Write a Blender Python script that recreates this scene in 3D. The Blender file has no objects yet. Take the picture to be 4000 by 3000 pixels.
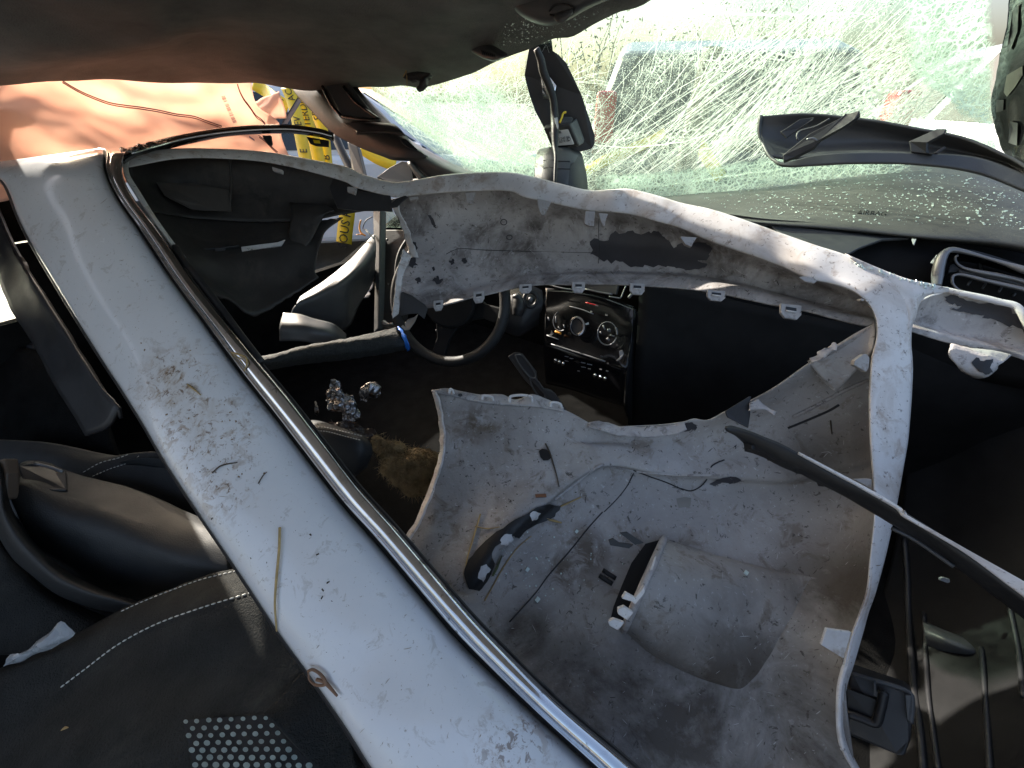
import bpy, bmesh, math, random
import numpy as np
from mathutils import Vector, Matrix, noise
from mathutils.bvhtree import BVHTree
random.seed(7)
R = math.radians
scene = bpy.context.scene
col = scene.collection
# ------------------------------------------------------------------ camera
F = 1600.0                       # focal length in photo pixels (4000 wide)
PITCH = R(35.0)
CAM = Vector((0, 0, 1.25))
RT = Vector((1, 0, 0))
FW = Vector((0, math.cos(PITCH), -math.sin(PITCH)))
UP = Vector((0, math.sin(PITCH), math.cos(PITCH)))
cd = bpy.data.cameras.new('camera')
cam = bpy.data.objects.new('camera', cd)
col.objects.link(cam)
cam.location = CAM
cam.rotation_euler = (math.pi / 2 - PITCH, 0, 0)
cd.sensor_width = 36.0
cd.lens = 36.0 * F / 4000.0
cd.clip_start = 0.02
cd.clip_end = 600
scene.camera = cam
# ------------------------------------------------------------------ world, sun, exposure
SUN_EL, SUN_AZ = R(26), R(-44)
w = bpy.data.worlds.new('World')
scene.world = w
w.use_nodes = True
nt = w.node_tree
sky = nt.nodes.new('ShaderNodeTexSky')
sky.sky_type = 'NISHITA'
sky.sun_disc = False
sky.sun_elevation = SUN_EL
sky.sun_rotation = SUN_AZ
sky.air_density = 1.0
sky.dust_density = 6.0
sky.ozone_density = 0.4
bg = nt.nodes['Background']
bg.inputs['Strength'].default_value = 0.13
nt.links.new(sky.outputs[0], bg.inputs[0])
sd = bpy.data.lights.new('sun', 'SUN')
sd.energy = 4.5
sd.angle = R(0.55)
sd.color = (1.0, 0.93, 0.82)
sun = bpy.data.objects.new('sun', sd)
col.objects.link(sun)
sdir = Vector((math.sin(SUN_AZ) * math.cos(SUN_EL), math.cos(SUN_AZ) * math.cos(SUN_EL), math.sin(SUN_EL)))
sun.rotation_euler = sdir.to_track_quat('Z', 'Y').to_euler()
scene.view_settings.view_transform = 'Standard'
scene.view_settings.look = 'None'
scene.view_settings.gamma = 1.0
scene.view_settings.use_curve_mapping = False
scene.view_settings.exposure = 1.6
scene.render.engine = 'CYCLES'
scene.cycles.max_bounces = 6
scene.cycles.transparent_max_bounces = 12
scene.cycles.caustics_reflective = False
scene.cycles.caustics_refractive = False
scene.cycles.sample_clamp_indirect = 6.0

# ------------------------------------------------------------------ coordinates
def P(px, py, d):
    return CAM + FW * d + RT * ((px - 2000.0) / F * d) - UP * ((py - 1500.0) / F * d)
CROP = {0: (0, 0, 1.8083), 1: (0, 0, .6058), 2: (1330, 0, .6058), 3: (2660, 0, .6058), 4: (0, 1000, .6058), 5: (1330, 1000, .6058),
        6: (2660, 1000, .6058), 7: (0, 2000, .6058), 8: (1330, 2000, .6058), 9: (2660, 2000, .6058), 'd1': (1000, 320, .31646),
        'd2': (1150, 740, .36166), 'd4': (2000, 420, .18083), 'd5': (2080, 1080, .25316), 'd6': (3500, 900, .24108),
        'd7': (0, 1700, .45208), 'd8': (2000, 0, .45208)}
def Q(k, pts, d=None):
    ox, oy, s = CROP[k]
    return [(ox + p[0] * s, oy + p[1] * s, p[2] if len(p) > 2 else d) for p in pts]
def Q1(k, x, y, d):
    return Q(k, [(x, y, d)])[0]
# the car's own frame: lateral (to the passenger side), ahead, height
CU, CR = Vector((.556, .831, 0)), Vector((.831, -.556, 0))
def K(lat, ahead, z):
    return CR * lat + CU * ahead + Vector((0, 0, z))

def hermite(pts, n, idx=False):
    a = np.array([tuple(p) for p in pts], float)
    m = len(a)
    if m == 1:
        return np.repeat(a, n, 0)
    if idx:
        t = np.arange(m, dtype=float)
    else:
        t = np.concatenate([[0], np.cumsum(np.linalg.norm(np.diff(a, axis=0), axis=1) + 1e-9)])
    tan = np.zeros_like(a)
    for i in range(m):
        i0, i1 = max(i - 1, 0), min(i + 1, m - 1)
        tan[i] = (a[i1] - a[i0]) / (t[i1] - t[i0])
    out = []
    for u in np.linspace(0, t[-1], n):
        i = min(int(np.searchsorted(t, u, side='right')) - 1, m - 2)
        h = t[i + 1] - t[i]
        s = (u - t[i]) / h
        out.append((2*s**3-3*s**2+1)*a[i] + (s**3-2*s**2+s)*h*tan[i] + (-2*s**3+3*s**2)*a[i+1] + (s**3-s**2)*h*tan[i+1])
    return np.array(out)

# ------------------------------------------------------------------ materials
MATS = {}
def newmat(name):
    m = bpy.data.materials.new(name)
    m.use_nodes = True
    MATS[name] = m
    return m, m.node_tree, m.node_tree.nodes['Principled BSDF']
def tex(nt, kind, scale, detail=4, rough=.6, coord='Object', stretch=None, dist=0):
    tc = nt.nodes.new('ShaderNodeTexCoord')
    mp = nt.nodes.new('ShaderNodeMapping')
    nt.links.new(tc.outputs[coord], mp.inputs[0])
    if stretch:
        mp.inputs['Scale'].default_value = stretch
    t = nt.nodes.new(kind)
    nt.links.new(mp.outputs[0], t.inputs['Vector'])
    t.inputs['Scale'].default_value = scale
    if kind == 'ShaderNodeTexNoise':
        t.inputs['Detail'].default_value = detail
        t.inputs['Roughness'].default_value = rough
        t.inputs['Distortion'].default_value = dist
    return t
def ramp(nt, sock, lo, hi):
    r = nt.nodes.new('ShaderNodeMapRange')
    r.inputs['From Min'].default_value = lo
    r.inputs['From Max'].default_value = hi
    nt.links.new(sock, r.inputs['Value'])
    return r.outputs[0]
def mul(nt, a, b):
    m = nt.nodes.new('ShaderNodeMath')
    m.operation = 'MULTIPLY'
    for i, s in enumerate((a, b)):
        if isinstance(s, (int, float)):
            m.inputs[i].default_value = s
        else:
            nt.links.new(s, m.inputs[i])
    return m.outputs[0]
def mixc(nt, fac, a, b):
    m = nt.nodes.new('ShaderNodeMix')
    m.data_type = 'RGBA'
    if isinstance(fac, (int, float)):
        m.inputs[0].default_value = fac
    else:
        nt.links.new(fac, m.inputs[0])
    for s, i in ((a, 6), (b, 7)):
        if isinstance(s, (tuple, list)):
            m.inputs[i].default_value = (*s, 1)
        else:
            nt.links.new(s, m.inputs[i])
    return m.outputs[2]
def M(name, c, rough=.5, metal=0, var=.2, vs=9, bump=.15, bs=120, layers=(), spec=.5, coat=0, bdist=.002, roughvar=.15, stretch=None):
    m, nt, b = newmat(name)
    n = tex(nt, 'ShaderNodeTexNoise', vs, 6, .65, stretch=stretch)
    lo = tuple(max(0, x * (1 - var)) for x in c)
    hi = tuple(min(1, x * (1 + var)) for x in c)
    out = mixc(nt, ramp(nt, n.outputs[0], .3, .7), lo, hi)
    for (lc, a0, a1, sc, st, *spot) in layers:
        l = tex(nt, 'ShaderNodeTexNoise', sc, 8, .7, dist=.6)
        fac = mul(nt, ramp(nt, l.outputs[0], a0, a1), st)
        if spot:                                  # a splash: the dirt keeps to one place
            tot = None
            for (sx, sy, sd, sr) in spot:
                gm = nt.nodes.new('ShaderNodeNewGeometry'); vd = nt.nodes.new('ShaderNodeVectorMath'); vd.operation = 'DISTANCE'
                nt.links.new(gm.outputs['Position'], vd.inputs[0]); vd.inputs[1].default_value = P(sx, sy, sd)
                k = ramp(nt, vd.outputs['Value'], sr, sr * .35)
                if tot is None: tot = k
                else:
                    mm_ = nt.nodes.new('ShaderNodeMath'); mm_.operation = 'MAXIMUM'; nt.links.new(tot, mm_.inputs[0]); nt.links.new(k, mm_.inputs[1]); tot = mm_.outputs[0]
            fac = mul(nt, fac, tot)
        out = mixc(nt, fac, out, lc)
    nt.links.new(out, b.inputs['Base Color'])
    b.inputs['Metallic'].default_value = metal
    b.inputs['Specular IOR Level'].default_value = spec
    b.inputs['Coat Weight'].default_value = coat
    b.inputs['Coat Roughness'].default_value = .08
    rn = tex(nt, 'ShaderNodeTexNoise', vs * 3, 5)
    rr = nt.nodes.new('ShaderNodeMapRange')
    nt.links.new(rn.outputs[0], rr.inputs['Value'])
    rr.inputs['To Min'].default_value = max(.02, rough - roughvar)
    rr.inputs['To Max'].default_value = min(1, rough + roughvar)
    nt.links.new(rr.outputs[0], b.inputs['Roughness'])
    if bump:
        bn = tex(nt, 'ShaderNodeTexNoise', bs, 4, .6)
        bp = nt.nodes.new('ShaderNodeBump')
        bp.inputs['Strength'].default_value = bump
        bp.inputs['Distance'].default_value = bdist
        nt.links.new(bn.outputs[0], bp.inputs['Height'])
        nt.links.new(bp.outputs[0], b.inputs['Normal'])
    return m
BROWN = (.20, .12, .06)
MUD = [(800, 1700, .64, .11), (700, 1500, .67, .09), (900, 1900, .61, .07), (2000, 2920, .46, .06)]
white_paint = M('white_paint', (.72, .73, .75), .24, var=.05, vs=5, bump=.02, bs=300, coat=.5, roughvar=.08,
                layers=[((.48, .41, .33), .48, .68, 12, .55, *MUD), ((.30, .19, .10), .52, .62, 46, .65, *MUD), ((.16, .09, .045), .58, .61, 95, .8, *MUD), ((.35, .32, .28), .58, .64, 40, .35), ((.25, .2, .15), .63, .65, 170, .6)])
rim_paint = M('rim_paint', (.65, .63, .62), .45, var=.1, vs=8, bump=.08, bs=200,
              layers=[((.36, .29, .23), .46, .66, 9, .6), ((.26, .16, .09), .54, .64, 24, .5), ((.10, .07, .05), .60, .63, 110, .7)])
primer = M('primer_grey', (.43, .405, .395), .5, var=.2, vs=5, bump=.35, bs=220, spec=.35,
           layers=[((.085, .07, .062), .47, .64, 6.5, .8), ((.54, .53, .54), .53, .68, 14, .5), ((.08, .058, .045), .56, .64, 30, .5), ((.04, .035, .03), .61, .64, 90, .75), ((.62, .61, .62), .62, .65, 60, .6),
                   ((.075, .062, .055), .40, .58, 16, .8, (1800, 1000, 1.07, .035), (2060, 960, 1.05, .05), (2080, 900, 1.05, .05), (2450, 880, .95, .06))])
primer_low = M('primer_dirty', (.385, .362, .345), .5, var=.22, vs=4, bump=.4, bs=220, spec=.35,
               layers=[((.15, .125, .105), .47, .68, 3.5, .55), ((.48, .48, .50), .53, .68, 8, .45), ((.13, .09, .05), .55, .64, 22, .5), ((.035, .03, .025), .60, .64, 80, .75), ((.62, .62, .63), .62, .645, 130, .6),
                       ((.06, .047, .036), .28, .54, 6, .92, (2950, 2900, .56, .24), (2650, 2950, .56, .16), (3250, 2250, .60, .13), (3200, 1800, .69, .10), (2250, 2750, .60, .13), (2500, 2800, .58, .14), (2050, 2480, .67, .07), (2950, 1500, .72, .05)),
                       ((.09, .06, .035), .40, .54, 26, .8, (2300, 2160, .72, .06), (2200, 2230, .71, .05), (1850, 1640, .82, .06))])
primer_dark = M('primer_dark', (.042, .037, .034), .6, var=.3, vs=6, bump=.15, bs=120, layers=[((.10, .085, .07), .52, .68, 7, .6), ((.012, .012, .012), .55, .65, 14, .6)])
peel = M('bare_plastic_peel', (.042, .040, .046), .55, var=.15, vs=20, bump=.05)
black_plastic = M('black_plastic', (.022, .022, .024), .45, var=.25, vs=12, bump=.12, bs=500, layers=[((.10, .09, .08), .62, .75, 25, .35)])
grey_plastic = M('grey_plastic', (.065, .067, .07), .42, var=.12, vs=10, bump=.15, bs=700, layers=[((.2, .19, .17), .64, .76, 30, .3)])
black_rubber = M('black_rubber', (.014, .014, .015), .55, var=.3, vs=30, bump=.2, bs=200, layers=[((.10, .085, .06), .60, .72, 28, .5)])
dark_plastic = M('dark_plastic', (.012, .012, .0125), .6, var=.3, vs=12, bump=.15, bs=500, spec=.12)
gloss_black = M('gloss_black', (.006, .006, .007), .12, var=.2, vs=20, bump=0, roughvar=.07, layers=[((.05, .05, .05), .64, .8, 60, .3)])
leather = M('black_leather', (.018, .0185, .019), .58, var=.2, vs=8, bump=.35, bs=420, layers=[((.07, .065, .05), .60, .78, 9, .4)])
fabric = M('seat_fabric', (.025, .026, .025), .9, var=.35, vs=14, bump=1.0, bs=330, bdist=.004, spec=.2, layers=[((.07, .068, .058), .56, .74, 8, .6), ((.25, .24, .22), .72, .735, 150, .8)])
headmat = M('headliner_cloth', (.165, .166, .162), .95, var=.3, vs=6, bump=1.0, bs=300, bdist=.004, spec=.1, layers=[((.30, .29, .27), .715, .73, 170, .8), ((.24, .235, .22), .50, .66, 4, .5)])
carpet = M('dark_carpet', (.009, .009, .009), .95, var=.4, vs=20, bump=.8, bs=400, spec=.03)
chrome = M('chrome', (.70, .71, .73), .09, 1.0, var=.06, vs=12, bump=.03, bs=150, roughvar=.05, layers=[((.16, .13, .09), .55, .70, 16, .45), ((.05, .04, .03), .62, .67, 60, .7)])
chrome_clean = M('chrome_clean', (.75, .76, .78), .07, 1.0, var=.04, vs=12, bump=.02, bs=120, roughvar=.04, layers=[((.12, .10, .08), .64, .70, 60, .6)])
silver = M('silver_plastic', (.20, .20, .21), .35, .4, var=.06, bump=.02)
foam = M('black_foam', (.035, .036, .034), .8, var=.4, vs=160, bump=1.0, bs=260, bdist=.006, layers=[((.22, .22, .21), .66, .70, 240, .8)])
blue_tape = M('blue_plastic', (.02, .16, .62), .4, var=.15, vs=30, bump=.15, bs=200)
foil = M('foil', (.40, .39, .40), .28, 1.0, var=.3, vs=30, bump=.5, bs=90, bdist=.006, layers=[((.05, .035, .025), .48, .60, 40, .9)])
fur = M('sheepskin', (.30, .21, .11), .95, var=.5, vs=40, bump=.9, bs=90, bdist=.01, spec=.1, layers=[((.42, .33, .20), .52, .7, 30, .7)])
straw = M('straw', (.42, .29, .12), .7, var=.25, vs=60, bump=.1)
twigm = M('dark_twig', (.06, .045, .03), .8, var=.3, vs=80, bump=.1)
dim_print = M('dim_print', (.16, .16, .165), .5, var=.1, bump=0)
paper = M('paper_label', (.62, .63, .60), .6, var=.05, bump=0)
ink = M('ink', (.01, .01, .012), .5, var=.1, bump=0)
seam_ink = M('seam_thread', (.18, .06, .06), .7, var=.2, bump=0)
yellow = M('yellow_tape', (.80, .56, .015), .4, var=.12, vs=14, bump=.15, bs=60)
glassbit = M('glass_crumb', (.62, .72, .68), .15, var=.1, bump=0, spec=.8)
thread = M('white_thread', (.62, .62, .58), .7, var=.1, bump=0)
groundm = M('concrete_ground', (.15, .145, .135), .9, var=.2, vs=1.2, bump=.5, bs=30, bdist=.01, layers=[((.08, .075, .07), .5, .66, 3, .6)])
car_white = M('car_white', (.72, .73, .75), .2, var=.04, bump=0, coat=1, layers=[((.45, .42, .38), .6, .8, 3, .4)])
car_blue = M('car_pale_blue', (.34, .46, .58), .25, var=.06, bump=0, coat=1)
car_silver = M('car_silver', (.52, .56, .58), .25, .3, var=.06, bump=0, coat=1)
car_dark = M('car_dark', (.05, .052, .055), .25, var=.1, bump=0, coat=1)
car_glass = M('car_glass', (.02, .024, .026), .06, var=.1, bump=0, spec=.8)
tyre = M('tyre', (.018, .018, .018), .8, var=.2, bump=.3)
redlamp = M('red_lamp', (.55, .015, .02), .15, var=.1, bump=0, coat=1)
wood = M('weathered_wood', (.05, .045, .035), .85, var=.35, vs=14, bump=.6, bs=60, stretch=(1, 1, .1))
leafm = M('dull_foliage', (.075, .085, .035), .7, var=.4, vs=10, bump=.1)
bark = M('bark', (.09, .07, .05), .9, var=.3, bump=.4)
greymetal = M('bare_metal', (.40, .39, .38), .38, .7, var=.15, vs=25, bump=.08, layers=[((.12, .09, .07), .6, .72, 30, .5)])
webbing = M('grey_webbing', (.22, .22, .23), .8, var=.15, vs=80, bump=.4, bs=300)
orange_wire = M('orange_wire', (.8, .32, .03), .5, var=.1, bump=0)
bagm = M('clear_plastic_bag', (.30, .31, .32), .25, var=.2, vs=20, bump=.3, bs=60)
# deployed airbag cloth: lets daylight through
m, nt_, b = newmat('airbag_cloth')
n = tex(nt_, 'ShaderNodeTexNoise', 6, 6)
cc = mixc(nt_, ramp(nt_, n.outputs[0], .3, .7), (.88, .62, .51), (.92, .70, .60))
df = nt_.nodes.new('ShaderNodeBsdfDiffuse'); tl = nt_.nodes.new('ShaderNodeBsdfTranslucent'); mx = nt_.nodes.new('ShaderNodeMixShader')
nt_.links.new(cc, df.inputs[0]); nt_.links.new(cc, tl.inputs[0]); mx.inputs[0].default_value = .66
wv = tex(nt_, 'ShaderNodeTexNoise', 500, 2); bp = nt_.nodes.new('ShaderNodeBump'); bp.inputs['Strength'].default_value = .2; bp.inputs['Distance'].default_value = .001
nt_.links.new(wv.outputs[0], bp.inputs['Height']); nt_.links.new(bp.outputs[0], df.inputs['Normal'])
nt_.links.new(df.outputs[0], mx.inputs[1]); nt_.links.new(tl.outputs[0], mx.inputs[2])
nt_.links.new(mx.outputs[0], nt_.nodes['Material Output'].inputs[0])
airbag_cloth = m
# crazed laminated glass: clear sheet, fine crazing and droplets that scatter the daylight
def glass_mat(name, base, craze, tint, frost=False):
    m, nt, b = newmat(name)
    tr = nt.nodes.new('ShaderNodeBsdfTransparent'); tr.inputs[0].default_value = (*tint, 1)
    tl = nt.nodes.new('ShaderNodeBsdfTranslucent'); tl.inputs[0].default_value = (.62, .74, .65, 1)
    df = nt.nodes.new('ShaderNodeBsdfDiffuse'); df.inputs[0].default_value = (.6, .7, .64, 1)
    gl = nt.nodes.new('ShaderNodeBsdfGlossy'); gl.inputs['Roughness'].default_value = .12
    v1 = tex(nt, 'ShaderNodeTexVoronoi', 38, coord='Object'); v1.feature = 'DISTANCE_TO_EDGE'
    v2 = tex(nt, 'ShaderNodeTexVoronoi', 110, coord='Object'); v2.feature = 'DISTANCE_TO_EDGE'
    v3 = tex(nt, 'ShaderNodeTexVoronoi', 230, coord='Object')
    area = tex(nt, 'ShaderNodeTexNoise', 5.0, 5, .6, dist=1.2)
    am = ramp(nt, area.outputs[0], .25 if frost else .45, .55 if frost else .68)
    c1 = mul(nt, ramp(nt, v1.outputs['Distance'], .10 if frost else .035, .0), am)
    c2 = mul(nt, ramp(nt, v2.outputs['Distance'], .16 if frost else .10, .0), mul(nt, am, craze))
    if frost:
        tl.inputs[0].default_value = (.78, .92, .83, 1); df.inputs[0].default_value = (.7, .8, .74, 1)
    d3 = mul(nt, ramp(nt, v3.outputs['Distance'], .30, .18), .5)
    ad = nt.nodes.new('ShaderNodeMath'); ad.operation = 'ADD'; nt.links.new(c1, ad.inputs[0]); nt.links.new(c2, ad.inputs[1])
    ad2 = nt.nodes.new('ShaderNodeMath'); ad2.operation = 'ADD'; nt.links.new(ad.outputs[0], ad2.inputs[0]); nt.links.new(d3, ad2.inputs[1])
    ad3 = nt.nodes.new('ShaderNodeMath'); ad3.operation = 'ADD'; ad3.use_clamp = True; nt.links.new(ad2.outputs[0], ad3.inputs[0]); ad3.inputs[1].default_value = base
    if frost:
        at = nt.nodes.new('ShaderNodeAttribute'); at.attribute_name = 'fade'
        fz = tex(nt, 'ShaderNodeTexNoise', 30, 6, .7)
        fsum = nt.nodes.new('ShaderNodeMath'); fsum.operation = 'ADD'; nt.links.new(at.outputs['Fac'], fsum.inputs[0]); nt.links.new(fz.outputs[0], fsum.inputs[1])
        keep = ramp(nt, fsum.outputs[0], .55, .95)
        cov = mul(nt, ad3.outputs[0], keep)
        tmix = mixc(nt, keep, (1, 1, 1), tint)
        nt.links.new(tmix, tr.inputs[0])
    else:
        cov = ad3.outputs[0]
    mA = nt.nodes.new('ShaderNodeMixShader'); mA.inputs[0].default_value = .35
    nt.links.new(tl.outputs[0], mA.inputs[1]); nt.links.new(df.outputs[0], mA.inputs[2])
    mB = nt.nodes.new('ShaderNodeMixShader'); nt.links.new(cov, mB.inputs[0])
    nt.links.new(tr.outputs[0], mB.inputs[1]); nt.links.new(mA.outputs[0], mB.inputs[2])
    mC = nt.nodes.new('ShaderNodeMixShader'); mC.inputs[0].default_value = .03
    nt.links.new(mB.outputs[0], mC.inputs[1]); nt.links.new(gl.outputs[0], mC.inputs[2])
    nt.links.new(mC.outputs[0], nt.nodes['Material Output'].inputs[0])
    return m
wind_glass = glass_mat('crazed_glass', .04, .7, (.86, .95, .90))
frost_glass = glass_mat('shattered_glass', .16, 1.0, (.80, .93, .86), True)
m, nt_, b = newmat('crack_line')
tl = nt_.nodes.new('ShaderNodeBsdfTranslucent'); tl.inputs[0].default_value = (.93, .95, .91, 1)
df = nt_.nodes.new('ShaderNodeBsdfDiffuse'); df.inputs[0].default_value = (.8, .86, .82, 1)
mx = nt_.nodes.new('ShaderNodeMixShader'); mx.inputs[0].default_value = .4
nt_.links.new(tl.outputs[0], mx.inputs[1]); nt_.links.new(df.outputs[0], mx.inputs[2]); nt_.links.new(mx.outputs[0], nt_.nodes['Material Output'].inputs[0])
crack_mat = m

# ------------------------------------------------------------------ builders
WL, BV = {}, {}
def link(name, verts, faces, mat, parent=None, smooth=True, origin=None, bvh=False):
    vs = [Vector(v) for v in verts]
    c = origin if origin is not None else sum(vs, Vector()) / len(vs)
    me = bpy.data.meshes.new(name)
    me.from_pydata([v - c for v in vs], [], faces)
    me.validate()
    if smooth:
        me.polygons.foreach_set('use_smooth', [True] * len(me.polygons))
    me.materials.append(mat)
    o = bpy.data.objects.new(name, me)
    col.objects.link(o)
    WL[o] = c.copy()
    if parent:
        o.parent = parent
        o.location = c - WL[parent]
    else:
        o.location = c
    if bvh:
        BV[o] = BVHTree.FromPolygons(vs, faces)
    return o
def tag(o, label, cat=None, group=None, kind=None):
    if label: o['label'] = label
    if cat: o['category'] = cat
    if group: o['group'] = group
    if kind: o['kind'] = kind
    return o
def thing(name, loc, label, cat, group=None):
    o = bpy.data.objects.new(name, None)
    col.objects.link(o)
    o.location = loc
    o.empty_display_size = .05
    WL[o] = Vector(loc)
    return tag(o, label, cat, group)
def stuffpart(o):
    o['kind'] = 'stuff'
    return o
def bevel(o, wd=.002, seg=2):
    b = o.modifiers.new('bevel', 'BEVEL')
    b.width = wd; b.segments = seg; b.limit_method = 'ANGLE'; b.angle_limit = R(40)
    return o
def surf(name, rows, mat, parent=None, nu=48, nv=24, thick=.003, amp=0, ns=6, idx=False, world=False, lin=False, rough_edge=0):
    """loft through rows of (px, py, depth); faces towards the camera, thickness goes away from it"""
    W = []
    for r in rows:
        pts = [p if world else P(*p) for p in r]
        W.append(hermite(pts, nu, idx))
    W = np.array(W)
    if lin:
        G = np.array([[W[int(np.clip(v, 0, len(W)-1.0001))][j] * (1 - v % 1) + W[min(int(v) + 1, len(W)-1)][j] * (v % 1) for j in range(nu)]
                      for v in np.linspace(0, len(W) - 1.0001, nv)])
    else:
        G = np.stack([hermite(W[:, j], nv, True) for j in range(nu)], 1)
    V = [Vector(G[i, j]) for i in range(nv) for j in range(nu)]
    faces = [(i*nu+j, (i+1)*nu+j, (i+1)*nu+j+1, i*nu+j+1) for i in range(nv-1) for j in range(nu-1)]
    # make sure the front faces the camera
    f = faces[len(faces)//2 + nu//2]
    nrm = (V[f[1]] - V[f[0]]).cross(V[f[2]] - V[f[0]])
    if nrm.dot(CAM - V[f[0]]) < 0:
        faces = [tuple(reversed(x)) for x in faces]
    if amp:
        N = [Vector() for _ in V]
        for x in faces:
            nn = (V[x[1]] - V[x[0]]).cross(V[x[2]] - V[x[0]])
            for k in x: N[k] += nn
        V = [v + (n.normalized() if n.length > 0 else n) * (noise.noise(v * ns) * amp + noise.noise(v * ns * 3.1) * amp * .35) for v, n in zip(V, N)]
    if rough_edge:
        for j in range(nu):
            for i in (0, nv-1):
                V[i*nu+j] += Vector((noise.noise(V[i*nu+j]*90), noise.noise(V[i*nu+j]*83+Vector((5,0,0))), noise.noise(V[i*nu+j]*77+Vector((0,9,0))))) * rough_edge
    o = link(name, V, faces, mat, parent, bvh=True)
    if mat.name == 'shattered_glass':
        at = o.data.attributes.new('fade', 'FLOAT', 'POINT')
        at.data.foreach_set('value', [min(1, 2.2*min(i/(nv-1), 1-i/(nv-1), j/(nu-1), 1-j/(nu-1))*1.4) for i in range(nv) for j in range(nu)])
        thick = 0
    if thick:
        s = o.modifiers.new('solid', 'SOLIDIFY')
        s.thickness = thick; s.offset = -1
    o['_g'] = 0
    del o['_g']
    return o
def plate(name, pts, mat, parent=None, thick=.004, bev=0, world=False, direc=None, smooth=False):
    V = [Vector(p) if world else P(*p) for p in pts]
    n = Vector()
    for i in range(len(V)):
        a, b_ = V[i], V[(i + 1) % len(V)]
        n += Vector(((a.y-b_.y)*(a.z+b_.z), (a.z-b_.z)*(a.x+b_.x), (a.x-b_.x)*(a.y+b_.y)))
    n.normalize()
    c = sum(V, Vector()) / len(V)
    if n.dot(CAM - c) < 0:
        V.reverse(); n = -n
    d = direc.normalized() * thick if direc is not None else -n * thick
    k = len(V)
    vs = V + [v + d for v in V]
    faces = [tuple(range(k)), tuple(reversed(range(k, 2*k)))] + [(i, k+i, k+(i+1) % k, (i+1) % k) for i in range(k)]
    o = link(name, vs, faces, mat, parent, smooth)
    if bev: bevel(o, bev)
    return o
def sweep(pts, r, seg=8, n=None, flat=1.0, jit=0):
    W = hermite(pts, n, False) if n else np.array([tuple(p) for p in pts])
    W = [Vector(x) for x in W]
    m = len(W)
    rs = r if isinstance(r, (list, tuple)) else [r] * 2
    rs = np.interp(np.linspace(0, 1, m), np.linspace(0, 1, len(rs)), rs)
    vs, fs = [], []
    ref = None
    for i in range(m):
        t = (W[min(i+1, m-1)] - W[max(i-1, 0)]).normalized()
        if ref is None:
            ref = t.orthogonal()
        ref = (ref - t * ref.dot(t)).normalized()
        bn = t.cross(ref)
        for k in range(seg):
            a = 2 * math.pi * k / seg
            q = rs[i] * (1 + (random.random()-.5) * jit)
            vs.append(W[i] + ref * math.cos(a) * q + bn * math.sin(a) * q * flat)
    for i in range(m-1):
        for k in range(seg):
            fs.append((i*seg+k, i*seg+(k+1) % seg, (i+1)*seg+(k+1) % seg, (i+1)*seg+k))
    fs += [tuple(reversed(range(seg))), tuple(range((m-1)*seg, m*seg))]
    return vs, fs
def tube(name, pts, r, mat, parent=None, seg=8, n=24, flat=1.0, world=False, jit=0):
    vs, fs = sweep([p if world else P(*p) for p in pts], r, seg, n, flat, jit)
    return link(name, vs, fs, mat, parent)
def box(name, c, sx, sy, sz, ax, ay, az, mat, parent=None, bev=.002):
    vs = [c + ax*(sx*i) + ay*(sy*j) + az*(sz*k) for i in (-.5, .5) for j in (-.5, .5) for k in (-.5, .5)]
    fs = [(0,1,3,2), (4,6,7,5), (0,4,5,1), (2,3,7,6), (0,2,6,4), (1,5,7,3)]
    o = link(name, vs, fs, mat, parent, False)
    if bev: bevel(o, bev)
    return o
def hit(objs, px, py):
    d = (P(px, py, 1) - CAM).normalized()
    best = None
    for o in (objs if isinstance(objs, (list, tuple)) else [objs]):
        h = BV[o].ray_cast(CAM, d)
        if h[0] is not None and (best is None or h[3] < best[2]):
            n = h[1] if h[1].dot(d) < 0 else -h[1]
            best = (h[0], n, h[3])
    return best
def onsurf(objs, pts, lift=.001):
    out = []
    for p in pts:
        h = hit(objs, p[0], p[1])
        if h: out.append(h[0] + h[1] * lift)
    return out
def decal(name, objs, outline, mat, parent, lift=.0012, step=14):
    """a thin flake that follows the surface under a pixel outline"""
    from mathutils.geometry import delaunay_2d_cdt
    n = len(outline)
    pts2 = [Vector((p[0], p[1])) for p in outline]
    xs = [p.x for p in pts2]; ys = [p.y for p in pts2]
    x = min(xs)
    inner = []
    while x < max(xs):
        y = min(ys)
        while y < max(ys):
            inner.append(Vector((x + random.uniform(-3, 3), y + random.uniform(-3, 3)))); y += step
        x += step
    r = delaunay_2d_cdt(pts2 + inner, [], [list(range(n))], 1, 1e-4)
    vs, ok = [], []
    for v in r[0]:
        h = hit(objs, v.x, v.y)
        ok.append(h is not None)
        vs.append(h[0] + h[1] * lift if h else P(v.x, v.y, 1))
    fs = [f for f in r[2] if all(ok[i] for i in f)]
    if not fs: return None
    used = sorted({i for f in fs for i in f}); mp = {i: k for k, i in enumerate(used)}
    o = link(name, [vs[i] for i in used], [tuple(reversed([mp[i] for i in f])) for f in fs], mat, parent)
    return o
def ragged(pts, amp=8, sub=4, seed=0):
    rnd = random.Random(seed)
    out = []
    for i in range(len(pts)):
        a, b_ = pts[i], pts[(i+1) % len(pts)]
        for k in range(sub):
            t = k / sub
            out.append((a[0]*(1-t)+b_[0]*t + (rnd.uniform(-amp, amp) if k else 0), a[1]*(1-t)+b_[1]*t + (rnd.uniform(-amp, amp) if k else 0)))
    return out
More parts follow.
